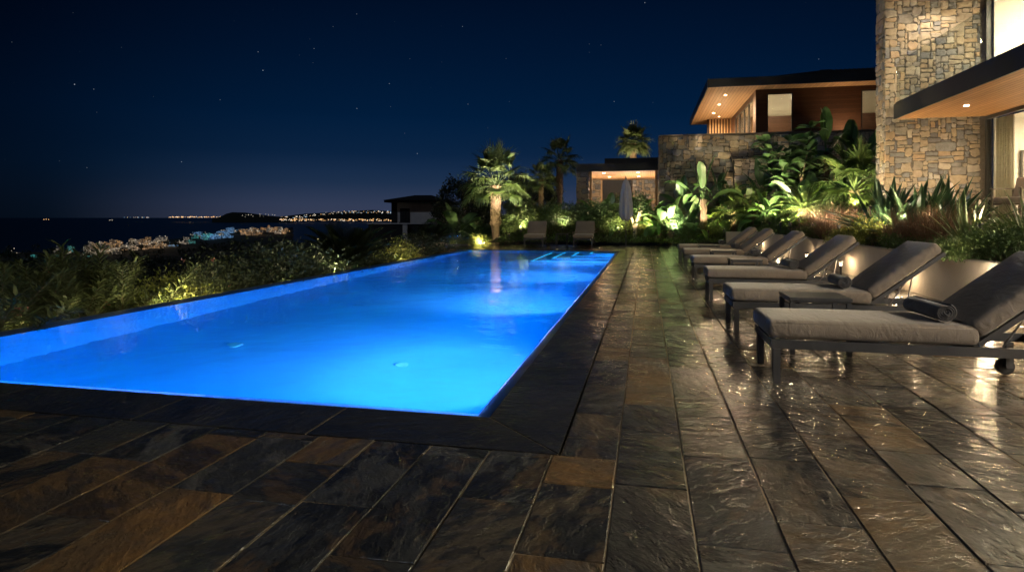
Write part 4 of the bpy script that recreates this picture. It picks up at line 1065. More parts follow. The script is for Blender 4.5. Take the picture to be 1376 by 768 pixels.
def ground(x, y):
    if y >= 27.0 and -7 < x < 14: return garden_z(x, y)
    if x > PLX: return garden_z(x, y)
    if x < -6.8: return terr(x, y)
    return terr(x, y) if y > 44 else 0
def put(o, u, d, label, cat, group=None, s=1.0, rot=None, lift=0.0, sz=None):
    """stand a plant on the ground at a bearing and a distance"""
    p = W(u, d); o.location = (p.x, p.y, ground(p.x, p.y) + lift)
    if rot is not None: o.rotation_euler.z = rot
    if s != 1.0 or sz: o.scale = (s, s, sz or s)
    tag(o, label, cat, group); return o
def dX(u, X): return 830 * X / (CP * (u - 868))     # how far out a plane x = X lies on bearing u

# palms
put(make_fan_palm('fan_palm', 1, 3.3, 1.0, 1.0, .225, M['leaf_palm'], 30, pet=1.12), 666, 25 * H, 'floodlit fan palm with crosshatched trunk by the glass screen behind the pool', 'palm tree')
p2 = make_fan_palm('fan_palm', 2, 2.6, .8, .62, .12, M['leaf_palm'], 24)
put(p2, 695, 29 * H, 'slim dim fan palm standing just behind the floodlit palm', 'palm tree', s=1.02)
put(copy_tree(p2), 727, 29 * H, 'slim fan palm with yellow-green fronds beside the pavilion pillar', 'palm tree', rot=1.9, s=.95)
put(make_fan_palm('fan_palm', 3, 5.5, 1.0, 1.0, .2, M['leaf_palm'], 30), 851, 38 * H, 'tall fan palm rising above the pavilion roof', 'palm tree', s=1.0)
p4 = make_feather('feather_palm', 4, .75, 1.65, 34, M['leaf_night'], .15, 34, 28, .06, .46, .12)
put(p4, 466, 16.5, 'unlit feather palm with upright crown beyond the pool\'s seaward edge', 'palm tree', s=1.0)
put(copy_tree(p4), 578, 25.5, 'dark low feather palm in front of the neighbour house', 'palm tree', rot=2, s=.78)
# tall plants before the retaining wall
bn = make_paddle('banana_plant', 5, 1.55, 9, .62, 1.25, .42, M['leaf_banana'], .15, 1, .2, erect=66)
put(bn, 944, 22.9 * H, 'uplit banana plant with pale trunk and upright leaves at the deck\'s far end', 'banana plant', s=1.12)
sm = make_fan_palm('fan_palm', 6, .9, .7, .62, .10, M['leaf_cycad'], 22, pet=.9)
put(sm, 985, 22.6 * H, 'small fan palm with glowing fronds between banana plant and sun loungers', 'palm tree', s=1.1)
put(make_oval_shrub('rubber_plant', 7, 2.9, 15, M['leaf_dark'], .42, .24), 1068, 20.6 * H, 'tall shrub with dark oval leaves below the timber house window', 'shrub', s=1.48)
bp = make_paddle('bird_of_paradise', 8, 2.5, 6, .75, 1.15, .62, M['leaf_banana'], .10, 1, .12, flat=PSI, erect=80)
put(bp, 1110, 20.2 * H, 'tallest bird of paradise plant, one broad leaf rising past the wall top', 'plant', s=1.06)
put(make_paddle('bird_of_paradise', 9, 1.5, 9, .7, 1.0, .55, M['leaf_banana'], .10, 2, .15, erect=60), 1158, 19.6 * H, 'broad-leaved plant crowding the blue edge of the stone villa', 'plant', s=1.28)
put(make_fan_palm('fan_palm', 10, .85, .75, .78, .09, M['leaf_cycad'], 20, pet=1.0), 1148, 17.2 * H, 'low fan palm with pale spread fans beside the stone villa corner', 'palm tree', s=1.15)
put(make_feather('cycad', 11, .62, 1.15, 46, M['leaf_cycad'], .20, -8, 24, .05, .20, .16), 1081, 18.0 * H, 'uplit cycad with short thick trunk and stiff radiating fronds', 'cycad', s=1.08)
# planter, nearer
tf = [(0, 0), (.45, .1), (-.45, .15), (.15, -.35), (-.25, -.3), (.75, .3), (-.7, -.05)]
put(make_clump('dagger_leaf_plant', 12, 150, 1.36, .145, M['leaf_dagger'], 'lance', (6, 78), .10, .16, .5, tf), 1236, dX(1236, 4.55 * H), 'big clump of dark dagger-shaped leaves before the stone villa wall', 'plant', s=1.0)
gr = make_grass('ornamental_grass', 13, 900, .85, M['grass_purple'], .8)
put(gr, 1226, dX(1226, 3.98 * H), 'russet fountain grass at the foot of the big dagger-leaf clump', 'grass clump', s=.95)
put(copy_tree(gr), 1268, dX(1268, 4.25 * H), 'russet fountain grass between dagger-leaf clump and spiky sword plant', 'grass clump', rot=1.2, s=.95)
put(copy_tree(gr), 1128, dX(1128, 4.0 * H), 'russet fountain grass in front of the low pale fan palm', 'grass clump', rot=2.6, s=1.15)
put(copy_tree(gr), 1104, dX(1104, 4.05 * H), 'russet fountain grass beside the cycad, farther one of the two there', 'grass clump', rot=4.0, s=1.05)
sp_ = make_clump('sword_leaf_plant', 14, 120, .98, .045, M['spike'], 'sword', (8, 86), .2, .1, .4)
put(sp_, 1303, dX(1303, 4.05 * H), 'spiky sword-leaf plant behind the second-nearest lounger backrest', 'plant', s=1.0)
put(copy_tree(sp_), 1388, dX(1388, 4.15 * H), 'variegated spiky plant cut by the photo\'s right edge', 'plant', rot=2, s=1.05)
put(copy_tree(sp_), 1166, dX(1166, 4.2 * H), 'spiky green tuft between the fan palm and the dagger-leaf clump', 'plant', rot=1, s=.8)
put(copy_tree(sp_), 1106, dX(1106, 4.75 * H), 'dark spiky tuft just right of the cycad', 'plant', rot=3, s=1.0)
bu = make_bush('low_shrub', 15, .62, .55, .46, 3600, .055, M['leaf_bush'], 12, aspect=.62)
put(bu, 1336, dX(1336, 3.80 * H), 'dense bright green low shrub above the planter wall by the nearest lounger', 'shrub', s=1.0, rot=.3)
put(copy_tree(bu), 1298, dX(1298, 3.72 * H), 'dim leafy low shrub hugging the planter edge under the sword-leaf plant', 'shrub', s=.72, rot=1.3)
yb = make_bush('low_shrub', 16, .6, .55, .5, 3400, .05, M['leaf_yellow'], 11, aspect=.6)
put(yb, 1183, dX(1183, 3.85 * H), 'yellow-green glowing shrub just above the third lounger from the camera', 'shrub', s=1.0)
put(copy_tree(yb), 1141, dX(1141, 3.8 * H), 'smaller yellow-green shrub trailing towards the cycad', 'shrub', s=.8, rot=2)
for i, (u, X, s, lab) in enumerate(((1058, 4.0, .95, 'dark low shrub in the planter left of the cycad trunk'), (1040, 3.85, .85, 'lowest round shrub near the far end of the planter'), (1020, 4.6, 1.2, 'rounded dark shrub under the dark oval-leaved shrub'), (1100, 3.85, .8, 'green low shrub under the farther russet grass'), (1212, 3.75, .6, 'little green shrub between yellow shrub and russet grass'), (1078, 5.1, 1.6, 'leafy shrub tucked behind the cycad crown'))):
    put(copy_tree(bu), u, dX(u, X * H), lab, 'shrub', 'low shrubs of the planter', s=s, rot=i * 1.1)
# hedge and shrubs at the far end of the deck
hb_ = make_bush('garden_shrub', 17, .95, .8, 1.25, 4200, .085, M['leaf_bush'], 13)
hd = make_bush('garden_shrub', 18, .95, .85, 1.55, 4200, .10, M['leaf_dark'], 13)
hl = make_bush('garden_shrub', 19, .9, .8, 1.2, 3800, .085, M['leaf_yellow'], 12)
rows_ = [(607, 23.6, hl, .78, 'yellow-lit shrub behind the glass screen, nearer the sea'), (643, 23.9, hl, .82, 'brightest yellow-lit shrub at the foot of the floodlit palm'), (699, 24.6, hb_, 1.0, 'green shrub right of the floodlit palm trunk'),
         (712, 25.0, hb_, 1.22, 'taller green shrub behind the left-hand far lounger'), (736, 25.3, hd, 1.2, 'dark glossy shrub between the two far loungers'), (757, 25.0, hb_, 1.12, 'green shrub left of the pavilion pillar'), (783, 25.2, hd, 1.15, 'dark glossy shrub behind the right-hand far lounger'),
         (806, 25.0, hd, 1.2, 'dark glossy shrub in front of the pavilion post'), (826, 24.2, hb_, .95, 'green lit shrub left of the closed umbrella'), (868, 24.0, hl, .95, 'yellow-green lit shrub right of the closed umbrella'), (893, 23.6, hb_, 1.05, 'green shrub at the left end of the stone wall'),
         (911, 23.2, hd, .85, 'low dark shrub at the foot of the stone wall'), (926, 22.7, hb_, .62, 'small green shrub left of the banana trunk'), (962, 22.7, hb_, .62, 'small green shrub right of the banana trunk'), (1003, 23.0, hb_, 1.0, 'green lit shrub beyond the farthest row lounger'), (1028, 23.6, hd, 1.05, 'dark shrub behind the farthest planter end'), (1046, 23.0, hb_, .9, 'green shrub at the foot of the low stone block'),
         (844, 26.5, hd, 1.35, 'dark tall shrub right behind the closed umbrella'), (676, 26.8, hd, 1.2, 'dark shrub behind the floodlit palm trunk'), (620, 26.0, hd, 1.3, 'dark shrub at the seaward corner of the garden')]
used = set()
for i, (u, dh, src, s, lab) in enumerate(rows_):
    o = src if id(src) not in used else copy_tree(src); used.add(id(src))
    put(o, u, dh * H, lab, 'shrub', 'shrubs at the far end of the deck', s=s, rot=i * 1.37)
pb = make_paddle('bird_of_paradise', 20, .5, 9, .55, .8, .36, M['leaf_banana'], .08, 2, .1, erect=58)
put(pb, 900, 23.0 * H, 'broad-leaved plant between umbrella and banana plant', 'plant', s=1.2)
put(copy_tree(pb), 818, 25.2 * H, 'upright broad-leaved plant in front of the pavilion doorway', 'plant', rot=1, s=1.25)
put(copy_tree(pb), 612, 25.4 * H, 'pale broad-leaved plant standing above the glass screen', 'plant', rot=2.4, s=1.55)
put(copy_tree(pb), 856, 24.2 * H, 'broad-leaved plant with bright leaf close behind the umbrella', 'plant', rot=3.3, s=1.3)
for (u, d, s, r_, lab) in ((1090, 19.3, 1.25, 1.0, 'broad-leaved plant between the dark oval-leaved shrub and the tallest bird of paradise'), (1134, 18.6, 1.3, 2.2, 'broad-leaved plant just behind the low pale fan palm'), (1050, 21.8, 1.3, 4.0, 'broad-leaved plant at the foot of the low stone block'), (925, 23.2, 1.2, 5.0, 'broad-leaved plant just left of the banana plant'), (1030, 21.0, 1.05, 2.9, 'broad-leaved plant behind the farthest row lounger')):
    put(copy_tree(pb), u, d * H, lab, 'plant', rot=r_, s=s)
for (u, d, s, r_, lab) in ((1141, 20.6, .96, 2.0, 'tall bird of paradise plant right of the tallest one'), (1094, 21.0, .80, 3.7, 'mid-height bird of paradise plant between oval-leaved shrub and the tallest one')):
    put(copy_tree(bp), u, d * H, lab, 'plant', rot=r_, s=s)
for (u, d, s, r_, lab) in ((917, 23.5, .86, 1.7, 'smaller banana plant left of the uplit one'), (966, 23.6, .98, 3.0, 'dim banana plant behind the small fan palm'), (1024, 23.2, .95, 4.4, 'banana plant in front of the low stone block')):
    put(copy_tree(bn), u, d * H, lab, 'banana plant', rot=r_, s=s)
cy2 = bpy.data.objects['cycad']
put(copy_tree(cy2), 1120, 17.0 * H, 'trunkless dark cycad between russet grasses and the pale fan palm', 'cycad', rot=1.1, s=.8, lift=-.35)
put(copy_tree(sm), 1012, 22.2 * H, 'small fan palm just beyond the two farthest row loungers', 'palm tree', rot=2.0, s=1.0)
# pale forked trunk lit from below behind the umbrella
ft = empty('forked_tree'); b = MB()
b.tube([(0, 0, -.2), (.02, 0, .5), (.16, 0, 1.0), (.3, 0, 1.7)], [.11, .09, .06, .04], 8); b.tube([(.02, 0, .4), (-.12, .05, .9), (-.3, .05, 1.5)], [.08, .055, .03], 7); b.tube([(.0, 0, .3), (.1, -.1, .75), (.34, -.1, 1.35)], [.06, .045, .025], 7)
b.build('trunk', m_noise('pale_bark', (.52, .46, .36), (.34, .29, .22), 6, .85, .6, .02), ft)
rr = random.Random(9); b = MB()
for k in range(900):
    c = rr.choice([(.3, 0, 1.75), (-.3, .05, 1.55), (.34, -.1, 1.4)]); d = rdir(rr); p = Vector(c) + d * .42 * rr.random() ** .5; ax = rdir(rr); s = ax.cross(rdir(rr)).normalized()
    b.add([p, p + ax * .05 - s * .022, p + ax * .1, p + ax * .05 + s * .022], [(0, 1, 2, 3)], rr.random())
b.build('crown', M['leaf_dark'], ft); put(ft, 853, 23.6 * H, 'pale forked trunk lit from below just right of the umbrella', 'tree', s=.95)
# dark trees behind the garden
tr_ = make_tree('dark_tree', 21, 5.0, 2.3, 5200, .24, M['leaf_night'])
for i, (src, u, d, s, lab) in enumerate(((tr_, 622, 40, .80, 'dark rounded tree left of the floodlit palm'), (p2, 752, 45, 1.6, 'dark fan palm nearest the pavilion roof'), (tr_, 716, 46, .86, 'dark rounded tree between floodlit palm and pavilion'), (tr_, 688, 44, .92, 'dark tree right behind the floodlit palm crown'), (tr_, 645, 46, .9, 'dark tree seen behind the floodlit palm trunk'), (tr_, 602, 36, .50, 'dark low tree between the neighbour house and the garden'), (tr_, 500, 48, .34, 'dark low tree left of the neighbour house'), (p2, 737, 48, 1.42, 'dark fan palm farther left of the pavilion, among dark trees'))):
    o = src if i < 1 else copy_tree(src); put(o, u, d, lab, 'tree', 'dark trees behind the garden', s=s, rot=i * 1.3)
# planting along the infinity edge
ol = make_oleander('oleander', 23, 1.9, 22, M['leaf_olive'], .75, .24, 1)
ol2 = make_oleander('oleander', 24, 1.8, 20, M['leaf_olive'], .9, .23, 1)
def edge(u, off, src, first, lab, cat, group, s, rot, top):
    X = XW0 - .62 - off; d = dX(u, X); p = W(u, d); z = ground(p.x, p.y)
    o = src if first else copy_tree(src); put(o, u, d, lab, cat, group, s, rot)
    return o
def settop(o, v, unit):     # match the height to the picture's skyline
    d, u = bearing(o.location.x, o.location.y); o.scale.z = max(.3, (ztop(v, d) - o.location.z) / unit)
E = []
for i, (u, off, src, top, sc_, lab) in enumerate(((-25, .35, ol, 385, 1.0, 'leafy oleander cut by the photo\'s left edge'), (30, .5, ol2, 372, 1.0, 'oleander with a pink flower near the left edge'), (78, .75, ol, 360, 1.05, 'tall oleander with pointed shoots left of the lit bush'), (125, .7, ol2, 352, 1.0, 'tallest oleander against the distant town lights'), (160, .55, ol, 364, .85, 'oleander touched by yellow light beside the lit bush'), (8, 1.2, ol, 362, 1.0, 'dim oleander behind those near the left edge'))):
    o = edge(u, off, src, i < 2, lab, 'oleander', 'oleanders along the infinity edge', sc_, i * 1.9, top); settop(o, top - 6 - (10, -8, 4, 12, -4, 6)[i], 1.55)
ob = make_bush('edge_shrub', 25, .75, .7, 1.2, 3400, .075, M['leaf_olive'], 12, flowers=2, m_fl=M['flower'], aspect=.42)
oy = make_bush('edge_shrub', 26, .7, .7, 1.1, 3200, .075, M['leaf_yellow'], 11, aspect=.45)
od = make_bush('edge_shrub', 27, .95, .9, 1.3, 3800, .085, M['leaf_night'], 13, aspect=.45)
for i, (u, off, src, top, sc_, lab) in enumerate(((222, .45, oy, 368, .95, 'yellow-lit shrub glowing beside the pool\'s near seaward edge'), (268, .5, ob, 364, 1.0, 'shrub with pale flowers right of the yellow-lit shrub'), (305, .55, ob, 360, 1.05, 'shrub with warm-tinted blossom, halfway along the infinity edge'), (345, .7, od, 336, 1.3, 'tall grey-green shrub where the town lights end'), (392, .75, od, 338, 1.3, 'grey-green shrub left of the dark feather palm'), (432, .7, od, 350, 1.25, 'dark shrub at the foot of the feather palm'), (490, .7, od, 345, 1.3, 'dark shrub right of the feather palm'), (536, .35, oy, 324, 1.15, 'round yellow-lit shrub close to the pool\'s far seaward corner'), (566, .7, od, 322, 1.4, 'dark shrub between the round lit shrub and the glass screen'), (515, 1.4, od, 330, 1.4, 'dark shrub behind the round yellow-lit shrub'), (200, 1.0, od, 392, 1.0, 'dark shrub behind the yellow-lit one by the pool'))):
    o = edge(u, off, src, src not in [e for e, _ in E], lab, 'shrub', 'shrubs along the infinity edge', sc_, i * 1.7, top); E.append((src, o)); settop(o, top - 4, 1.02 if src is not od else 1.15)
# the wooded slope below, one dark mass
rr = random.Random(31); b = MB()
for k in range(700):
    u = rr.uniform(-150, 470); d = 110 * (1500 / 110) ** rr.random(); p = W(u, d); zg = terr(p.x, p.y); r = rr.uniform(1.8, 3.4) * (1 + d / 700)
    if zg < -69: continue
    hgt = rr.uniform(3.5, 7) * (1 + d / 900)
    for q in range(60):
        dd = rdir(rr); c = Vector((p.x, p.y, zg + hgt * .62)) + Vector((dd.x * r, dd.y * r, dd.z * hgt * .45)) * rr.uniform(.55, 1.1); ax = rdir(rr); s = ax.cross(rdir(rr)).normalized(); L_ = r * rr.uniform(.25, .5)
        b.add([c - ax * L_ * .5, c - s * L_ * .35, c + ax * L_ * .5, c + s * L_ * .35], [(0, 1, 2, 3)], rr.random())
    b.tube([(p.x, p.y, zg - 1), (p.x, p.y, zg + hgt * .6)], [.25, .12], 5)
tag(b.build('woodland', M['leaf_night']), 'dark wooded slope falling away towards the lit town', 'woodland', kind='stuff')
# low ground cover in the beds
rr = random.Random(33); b = MB()
def gcover(n, fx):
    for k in range(n):
        x, y = fx(); z = garden_z(x, y); L_ = rr.uniform(.05, .14); d = around(rr.uniform(0, 6.28), R(rr.uniform(15, 80))); s = d.cross(rdir(rr)).normalized()
        p = Vector((x, y, z - .02)) + Z * rr.uniform(0, .16); b.add([p, p + d * L_ * .5 - s * L_ * .22, p + d * L_, p + d * L_ * .5 + s * L_ * .22], [(0, 1, 2, 3)], rr.random())
gcover(9000, lambda: (rr.uniform(PLX + .2, 6.6), rr.uniform(5, 27)))
gcover(7000, lambda: (rr.uniform(-6.6, 6), 27.15 + 3 * rr.random() ** 2))
tag(b.build('ground_cover', M['leaf_bush']), 'low leafy ground cover filling the planted beds', 'ground cover', kind='stuff')

# ------------------------------------------------------------------ sun loungers
def make_lounger():
    root = empty('sun_lounger'); Wd, Ln, zr = .68, 1.95, .292; hw = Wd / 2
    hx, ang, bl_ = 1.34, R(38), .80
    b = MB()
    for s in (-1, 1): b.box(0, Ln, s * (hw - .021) - .021, s * (hw - .021) + .021, zr - .035, zr + .028)
    for xx in (.001, .62, 1.31, Ln - .045): b.box(xx, xx + .044, -hw + .0425, hw - .0425, zr - .034, zr + .027)
    for k in range(9): b.box(.07, hx - .05, -hw + .07 + k * .064, -hw + .10 + k * .064, zr + .0275, zr + .036)
    b.build('frame', M['metal'], root)
    for s in (-1, 1):
        b = MB(); b.box(.012, .062, s * (hw - .026) - .025, s * (hw - .026) + .025, 0, zr - .036); b.build('leg', M['metal'], root)
    for s in (-1, 1):
        b = MB(); xw = 1.80; b.box(xw - .024, xw + .024, s * (hw - .05) - .02, s * (hw - .05) + .02, .06, zr - .036); lg = b.build('leg', M['metal'], root)
        b = MB(); b.tube([(xw, s * (hw + .002) - .022, .062), (xw, s * (hw + .002) - .018, .062), (xw, s * (hw + .002) + .018, .062), (xw, s * (hw + .002) + .022, .062)], [.05, .062, .062, .05], 22); b.build('wheel', M['rubber'], lg)
    d = Vector((math.cos(ang), 0, math.sin(ang))); nrm = Vector((-math.sin(ang), 0, math.cos(ang))); o = Vector((hx - .02, 0, zr + .045))
    b = MB()
    for s in (-1, 1): b.bar(o + Vector((0, s * (hw - .03), 0)), o + d * (bl_ + .03) + Vector((0, s * (hw - .03), 0)), .034, .034, (0, 1, 0))
    for t in (.05, .42, .80): b.bar(o + d * t + Vector((0, -hw + .048, 0)), o + d * t + Vector((0, hw - .048, 0)), .03, .03)
    b.build('backrest_frame', M['metal'], root)
    for s in (-1, 1):
        b = MB(); p = o + d * .50 + Vector((0, s * (hw - .09), -.02)); b.tube([p, (1.66, s * (hw - .09), zr + .02)], .010, 8)
        b.tube([p - d * .06 + Vector((0, 0, -.01)), (1.50, s * (hw - .10), zr + .02)], .007, 8); b.build('strut', M['steel'], root)
    th = .066; zc = zr + .036 + th
    b = MB(); b.rbox(((hx - .01) / 2 - .012, 0, zc), ((hx + .01) / 2, hw + .004, th), .045, .5, .010); sc1 = b.build('seat_cushion', M['cushion'], root, smooth=True, weld=True)
    b = MB()
    for sg in (1, -1): b.tube([(-.014 + .03, -hw + .035, zc + sg * .052), (-.014 + .03, hw - .035, zc + sg * .052)], .006, 6)
    for s in (-1, 1): b.tube([(.03, s * (hw - .008), zc + .046), (hx - .06, s * (hw - .008), zc + .046)], .005, 6)
    b.build('piping', M['cushion'], sc1, smooth=True)
    mt = Matrix.Rotation(-ang, 3, 'Y'); b = MB(); c = o + d * (bl_ / 2 + .035) + nrm * (.022 + .06)
    b.rbox(c, (bl_ / 2, hw + .002, .058), .043, .5, .012, mt); b.build('back_cushion', M['cushion'], root, smooth=True, weld=True)
    return root
def make_towel():
    b = MB(); turns, n, L_ = 4.2, 190, .25; rr = random.Random(2)
    a0 = b; vs = []; cols = [-L_, -L_ * .97, -L_ * .5, 0, L_ * .5, L_ * .97, L_]
    pr = []
    for i in range(n + 1):
        f = i / n; th = f * turns * 2 * math.pi; r = .012 + .058 * f; pr.append((r, th))
    for k, y in enumerate(cols):
        for r, th in pr:
            r2 = r - (.004 if k in (0, len(cols) - 1) else 0) + .0025 * math.sin(th * .5 + k * 1.3) * (r / .08)
            vs.append((math.cos(th) * r2, y + .010 * math.sin(th * .8 + r * 30) * (1 if abs(y) > .2 else 0), .070 + math.sin(th) * r2 * .94))
    for k, y in enumerate(cols):
        for r, th in pr:
            r2 = max(.002, r - .0105) - (.0 if k in (0, len(cols) - 1) else .003)
            vs.append((math.cos(th) * r2, y + .010 * math.sin(th * .8 + r * 30) * (1 if abs(y) > .2 else 0), .070 + math.sin(th) * r2 * .94))
    m_, K = n + 1, len(cols); fs = []; off = K * m_
    for k in range(K - 1):
        for i in range(n):
            fs.append((k * m_ + i, k * m_ + i + 1, (k + 1) * m_ + i + 1, (k + 1) * m_ + i)); fs.append((off + k * m_ + i, off + (k + 1) * m_ + i, off + (k + 1) * m_ + i + 1, off + k * m_ + i + 1))
    for i in range(n):
        fs.append((i, off + i, off + i + 1, i + 1)); q = (K - 1) * m_; fs.append((q + i, q + i + 1, off + q + i + 1, off + q + i))
    fs.append((n, off + n, off + m_ + n, m_ + n))
    for k in range(K - 1): fs.append((k * m_ + n, off + k * m_ + n, off + (k + 1) * m_ + n, (k + 1) * m_ + n))
    b.add(vs, fs); return b.build('rolled_towel', M['towel'], smooth=True)
def make_table():
    root = empty('side_table'); w, l, h = .23, .25, .50; b = MB()
    b.box(-l, l, -w, w, h - .028, h); b.box(-l + .01, l - .01, -w + .01, w - .01, h - .045, h - .0285); b.build('table_top', M['metal'], root)
    for sx in (-1, 1):
        for sy in (-1, 1):
            b = MB(); b.box(sx * (l - .021) - .02, sx * (l - .021) + .02, sy * (w - .021) - .02, sy * (w - .021) + .02, 0, h - .0455); b.build('leg', M['metal'], root)
    return root
lounger = make_lounger(); towel = make_towel(); table = make_table()
LX = .735 * H
LY = [4.23, 5.92, 8.02, 10.36, 12.72, 14.6]
LL = ['grey sun lounger nearest the camera, running off the right edge of the photo', 'second sun lounger from the camera, just behind the largest side table', 'third sun lounger from the camera, with a wide gap before the next table', 'fourth sun lounger from the camera, in front of a small side table', 'fifth sun lounger from the camera, squeezed between two small side tables', 'farthest sun lounger in the row along the planter wall']
TL = ['rolled dark towel on the sun lounger nearest the camera', 'rolled dark towel on the second lounger, beside the largest side table', 'rolled dark towel on the third lounger from the camera', 'rolled dark towel on the fourth lounger from the camera', 'rolled dark towel on the fifth lounger from the camera', 'tiny-looking rolled dark towel on the farthest lounger in the row']
for i, y in enumerate(LY):
    o = lounger if i == 0 else copy_tree(lounger); o.location = (LX, y * H, .002); o.rotation_euler.z = R((0, .4, -.5, .3, -.2, .5)[i])
    tag(o, LL[i], 'sun lounger', 'sun loungers in a row along the planter')
    t = towel if i == 0 else copy_tree(towel); t.location = (LX + 1.13 + (.0, -.03, .02, 0, .03, -.02)[i], y * H - .02, .470); t.rotation_euler.z = R((4, -3, 2, -4, 3, 0)[i]); tag(t, TL[i], 'towel', 'rolled towels on the row loungers')
for i, (x, y, lab) in enumerate(((1.235, 5.02, 'dark low side table between the two loungers nearest the camera'), (1.36, 9.2, 'dark side table between the third and fourth loungers'), (1.34, 11.55, 'dark side table between the fourth and fifth loungers'), (1.3, 13.7, 'dark side table between the two farthest row loungers'))):
    o = table if i == 0 else copy_tree(table); o.location = (x * H, y * H, .002); tag(o, lab, 'side table', 'side tables between the row loungers')
for i, (u, lab) in enumerate(((722, 'left-hand sun lounger of the pair beyond the pool\'s far end'), (786, 'right-hand sun lounger of the pair beyond the pool, nearer the umbrella'))):
    p = W(u, 21.6 * H); o = copy_tree(lounger); o.location = (p.x, p.y - .9, .002); o.rotation_euler.z = R(90) + (.04 if i else .08); o.scale = (1.0, 1.18, 1.1); tag(o, lab, 'sun lounger', 'pair of loungers beyond the pool')
o = copy_tree(table); p = W(755, 22.2 * H); o.location = (p.x, p.y, .002); tag(o, 'small dark side table between the two loungers beyond the pool', 'side table')

# ------------------------------------------------------------------ umbrella, glass screen
um = empty('closed_umbrella', tuple(W(841, 21.3 * H)))
b = MB(); b.tube([(0, 0, 0), (0, 0, .035), (0, 0, .04)], [.27, .27, .25], 24); b.tube([(0, 0, .04), (0, 0, .3)], .035, 12); b.build('base', M['metal'], um)
b = MB(); b.tube([(0, 0, .3), (0, 0, 2.9)], .02, 10); b.build('pole', M['metal'], um)
b = MB(); n = 64; prof = [(1.08, .10), (1.18, .20), (1.4, .245), (1.8, .23), (2.2, .20), (2.5, .15), (2.68, .10), (2.78, .03)]; vs = []
for z, r in prof:
    for k in range(n):
        a = 2 * math.pi * k / n; q = r * (1 + .20 * math.cos(8 * a + z * .8) + .05 * math.sin(19 * a + z * 2)); vs.append((q * math.cos(a), q * math.sin(a), z + (.05 * math.cos(8 * a) if z < 1.1 else 0)))
b.add(vs, [(i * n + k, i * n + (k + 1) % n, (i + 1) * n + (k + 1) % n, (i + 1) * n + k) for i in range(len(prof) - 1) for k in range(n)] + [tuple((len(prof) - 1) * n + k for k in range(n))]); b.build('canopy', M['canvas'], um, smooth=True)
b = MB(); b.tube([(0, 0, 1.62), (0, 0, 1.68)], [.215, .215], 24, .5); b.build('strap', M['canvas'], um)
tag(um, 'closed pale patio umbrella standing on the deck beyond the pool', 'umbrella')
gs = empty('glass_screen', tuple(W(586, 22.2 * H)))
p0 = W(586, 22.2 * H); p1 = W(629, 22.4 * H); dv = (p1 - p0)
b = MB(); b.bar((0, 0, .54), (dv.x, dv.y, .54), .016, 1.0, (0, 0, 1)); b.build('pane', M['glass'], gs)
b = MB(); b.box(-.025, .025, -.03, .03, 0, 1.06); b.build('post', M['metal'], gs)
b = MB(); b.bar((.03, 0, .02), (dv.x, dv.y, .02), .05, .04, (0, 0, 1)); b.build('channel', M['metal'], gs)
tag(gs, 'low clear glass screen at the pool\'s far seaward corner', 'glass screen')
b = MB(); b.box(-.02, 1.2, -.4, .5, -.3, .12); o = b.build('stone_plinth', M['render']); p = W(583, 21.6 * H); o.location = (p.x - .9, p.y, .0); tag(o, 'small pale stone plinth under the end of the glass screen', 'plinth')

# ------------------------------------------------------------------ terrace furniture outside the glazed room
def make_armchair():
    root = empty('terrace_armchair'); b = MB()
    for s in (-1, 1):
        b.bar((-.30, s * .33, 0), (-.26, s * .33, .60), .04, .04, (0, 1, 0)); b.bar((.30, s * .33, 0), (.24, s * .33, .60), .04, .04, (0, 1, 0)); b.bar((-.32, s * .33, .61), (.32, s * .33, .62), .05, .028, (0, 0, 1))
    b.box(-.28, .28, -.31, .31, .26, .30); b.build('frame', M['teak'], root)
    b = MB(); b.rbox((0, 0, .365), (.30, .30, .062), .04, .5, .012); b.build('seat_cushion', M['upholstery'], root, smooth=True, weld=True)
    b = MB(); mt = Matrix.Rotation(R(14), 3, 'Y'); b.rbox((.27, 0, .62), (.06, .30, .24), .045, .5, 0, mt); b.build('back_cushion', M['upholstery'], root, smooth=True, weld=True)
    return root
def make_low_table():
    root = empty('terrace_table'); b = MB(); b.box(-.38, .38, -.5, .5, .405, .44); b.build('table_top', M['teak'], root)
    for sx in (-1, 1):
        for sy in (-1, 1):
            b = MB(); b.bar((sx * .33, sy * .44, 0), (sx * .30, sy * .40, .404), .035, .035); b.build('leg', M['teak'], root)
    return root
zt = 1.0 * H + .002
def terr_at(u, X): p = W(u, dX(u, X)); return (p.x, p.y, zt)
a1 = make_armchair(); a1.location = terr_at(1368, 6.4 * H); a1.rotation_euler.z = R(20); tag(a1, 'taupe terrace armchair at the photo\'s right edge before the curtain', 'armchair')
a2 = copy_tree(a1); a2.location = terr_at(1296, 6.35 * H); a2.rotation_euler.z = R(150); tag(a2, 'pale terrace armchair half hidden behind the dagger-leaf clump', 'armchair')
t1 = make_low_table(); t1.location = terr_at(1333, 6.35 * H); tag(t1, 'low wooden terrace table between the two terrace armchairs', 'table')

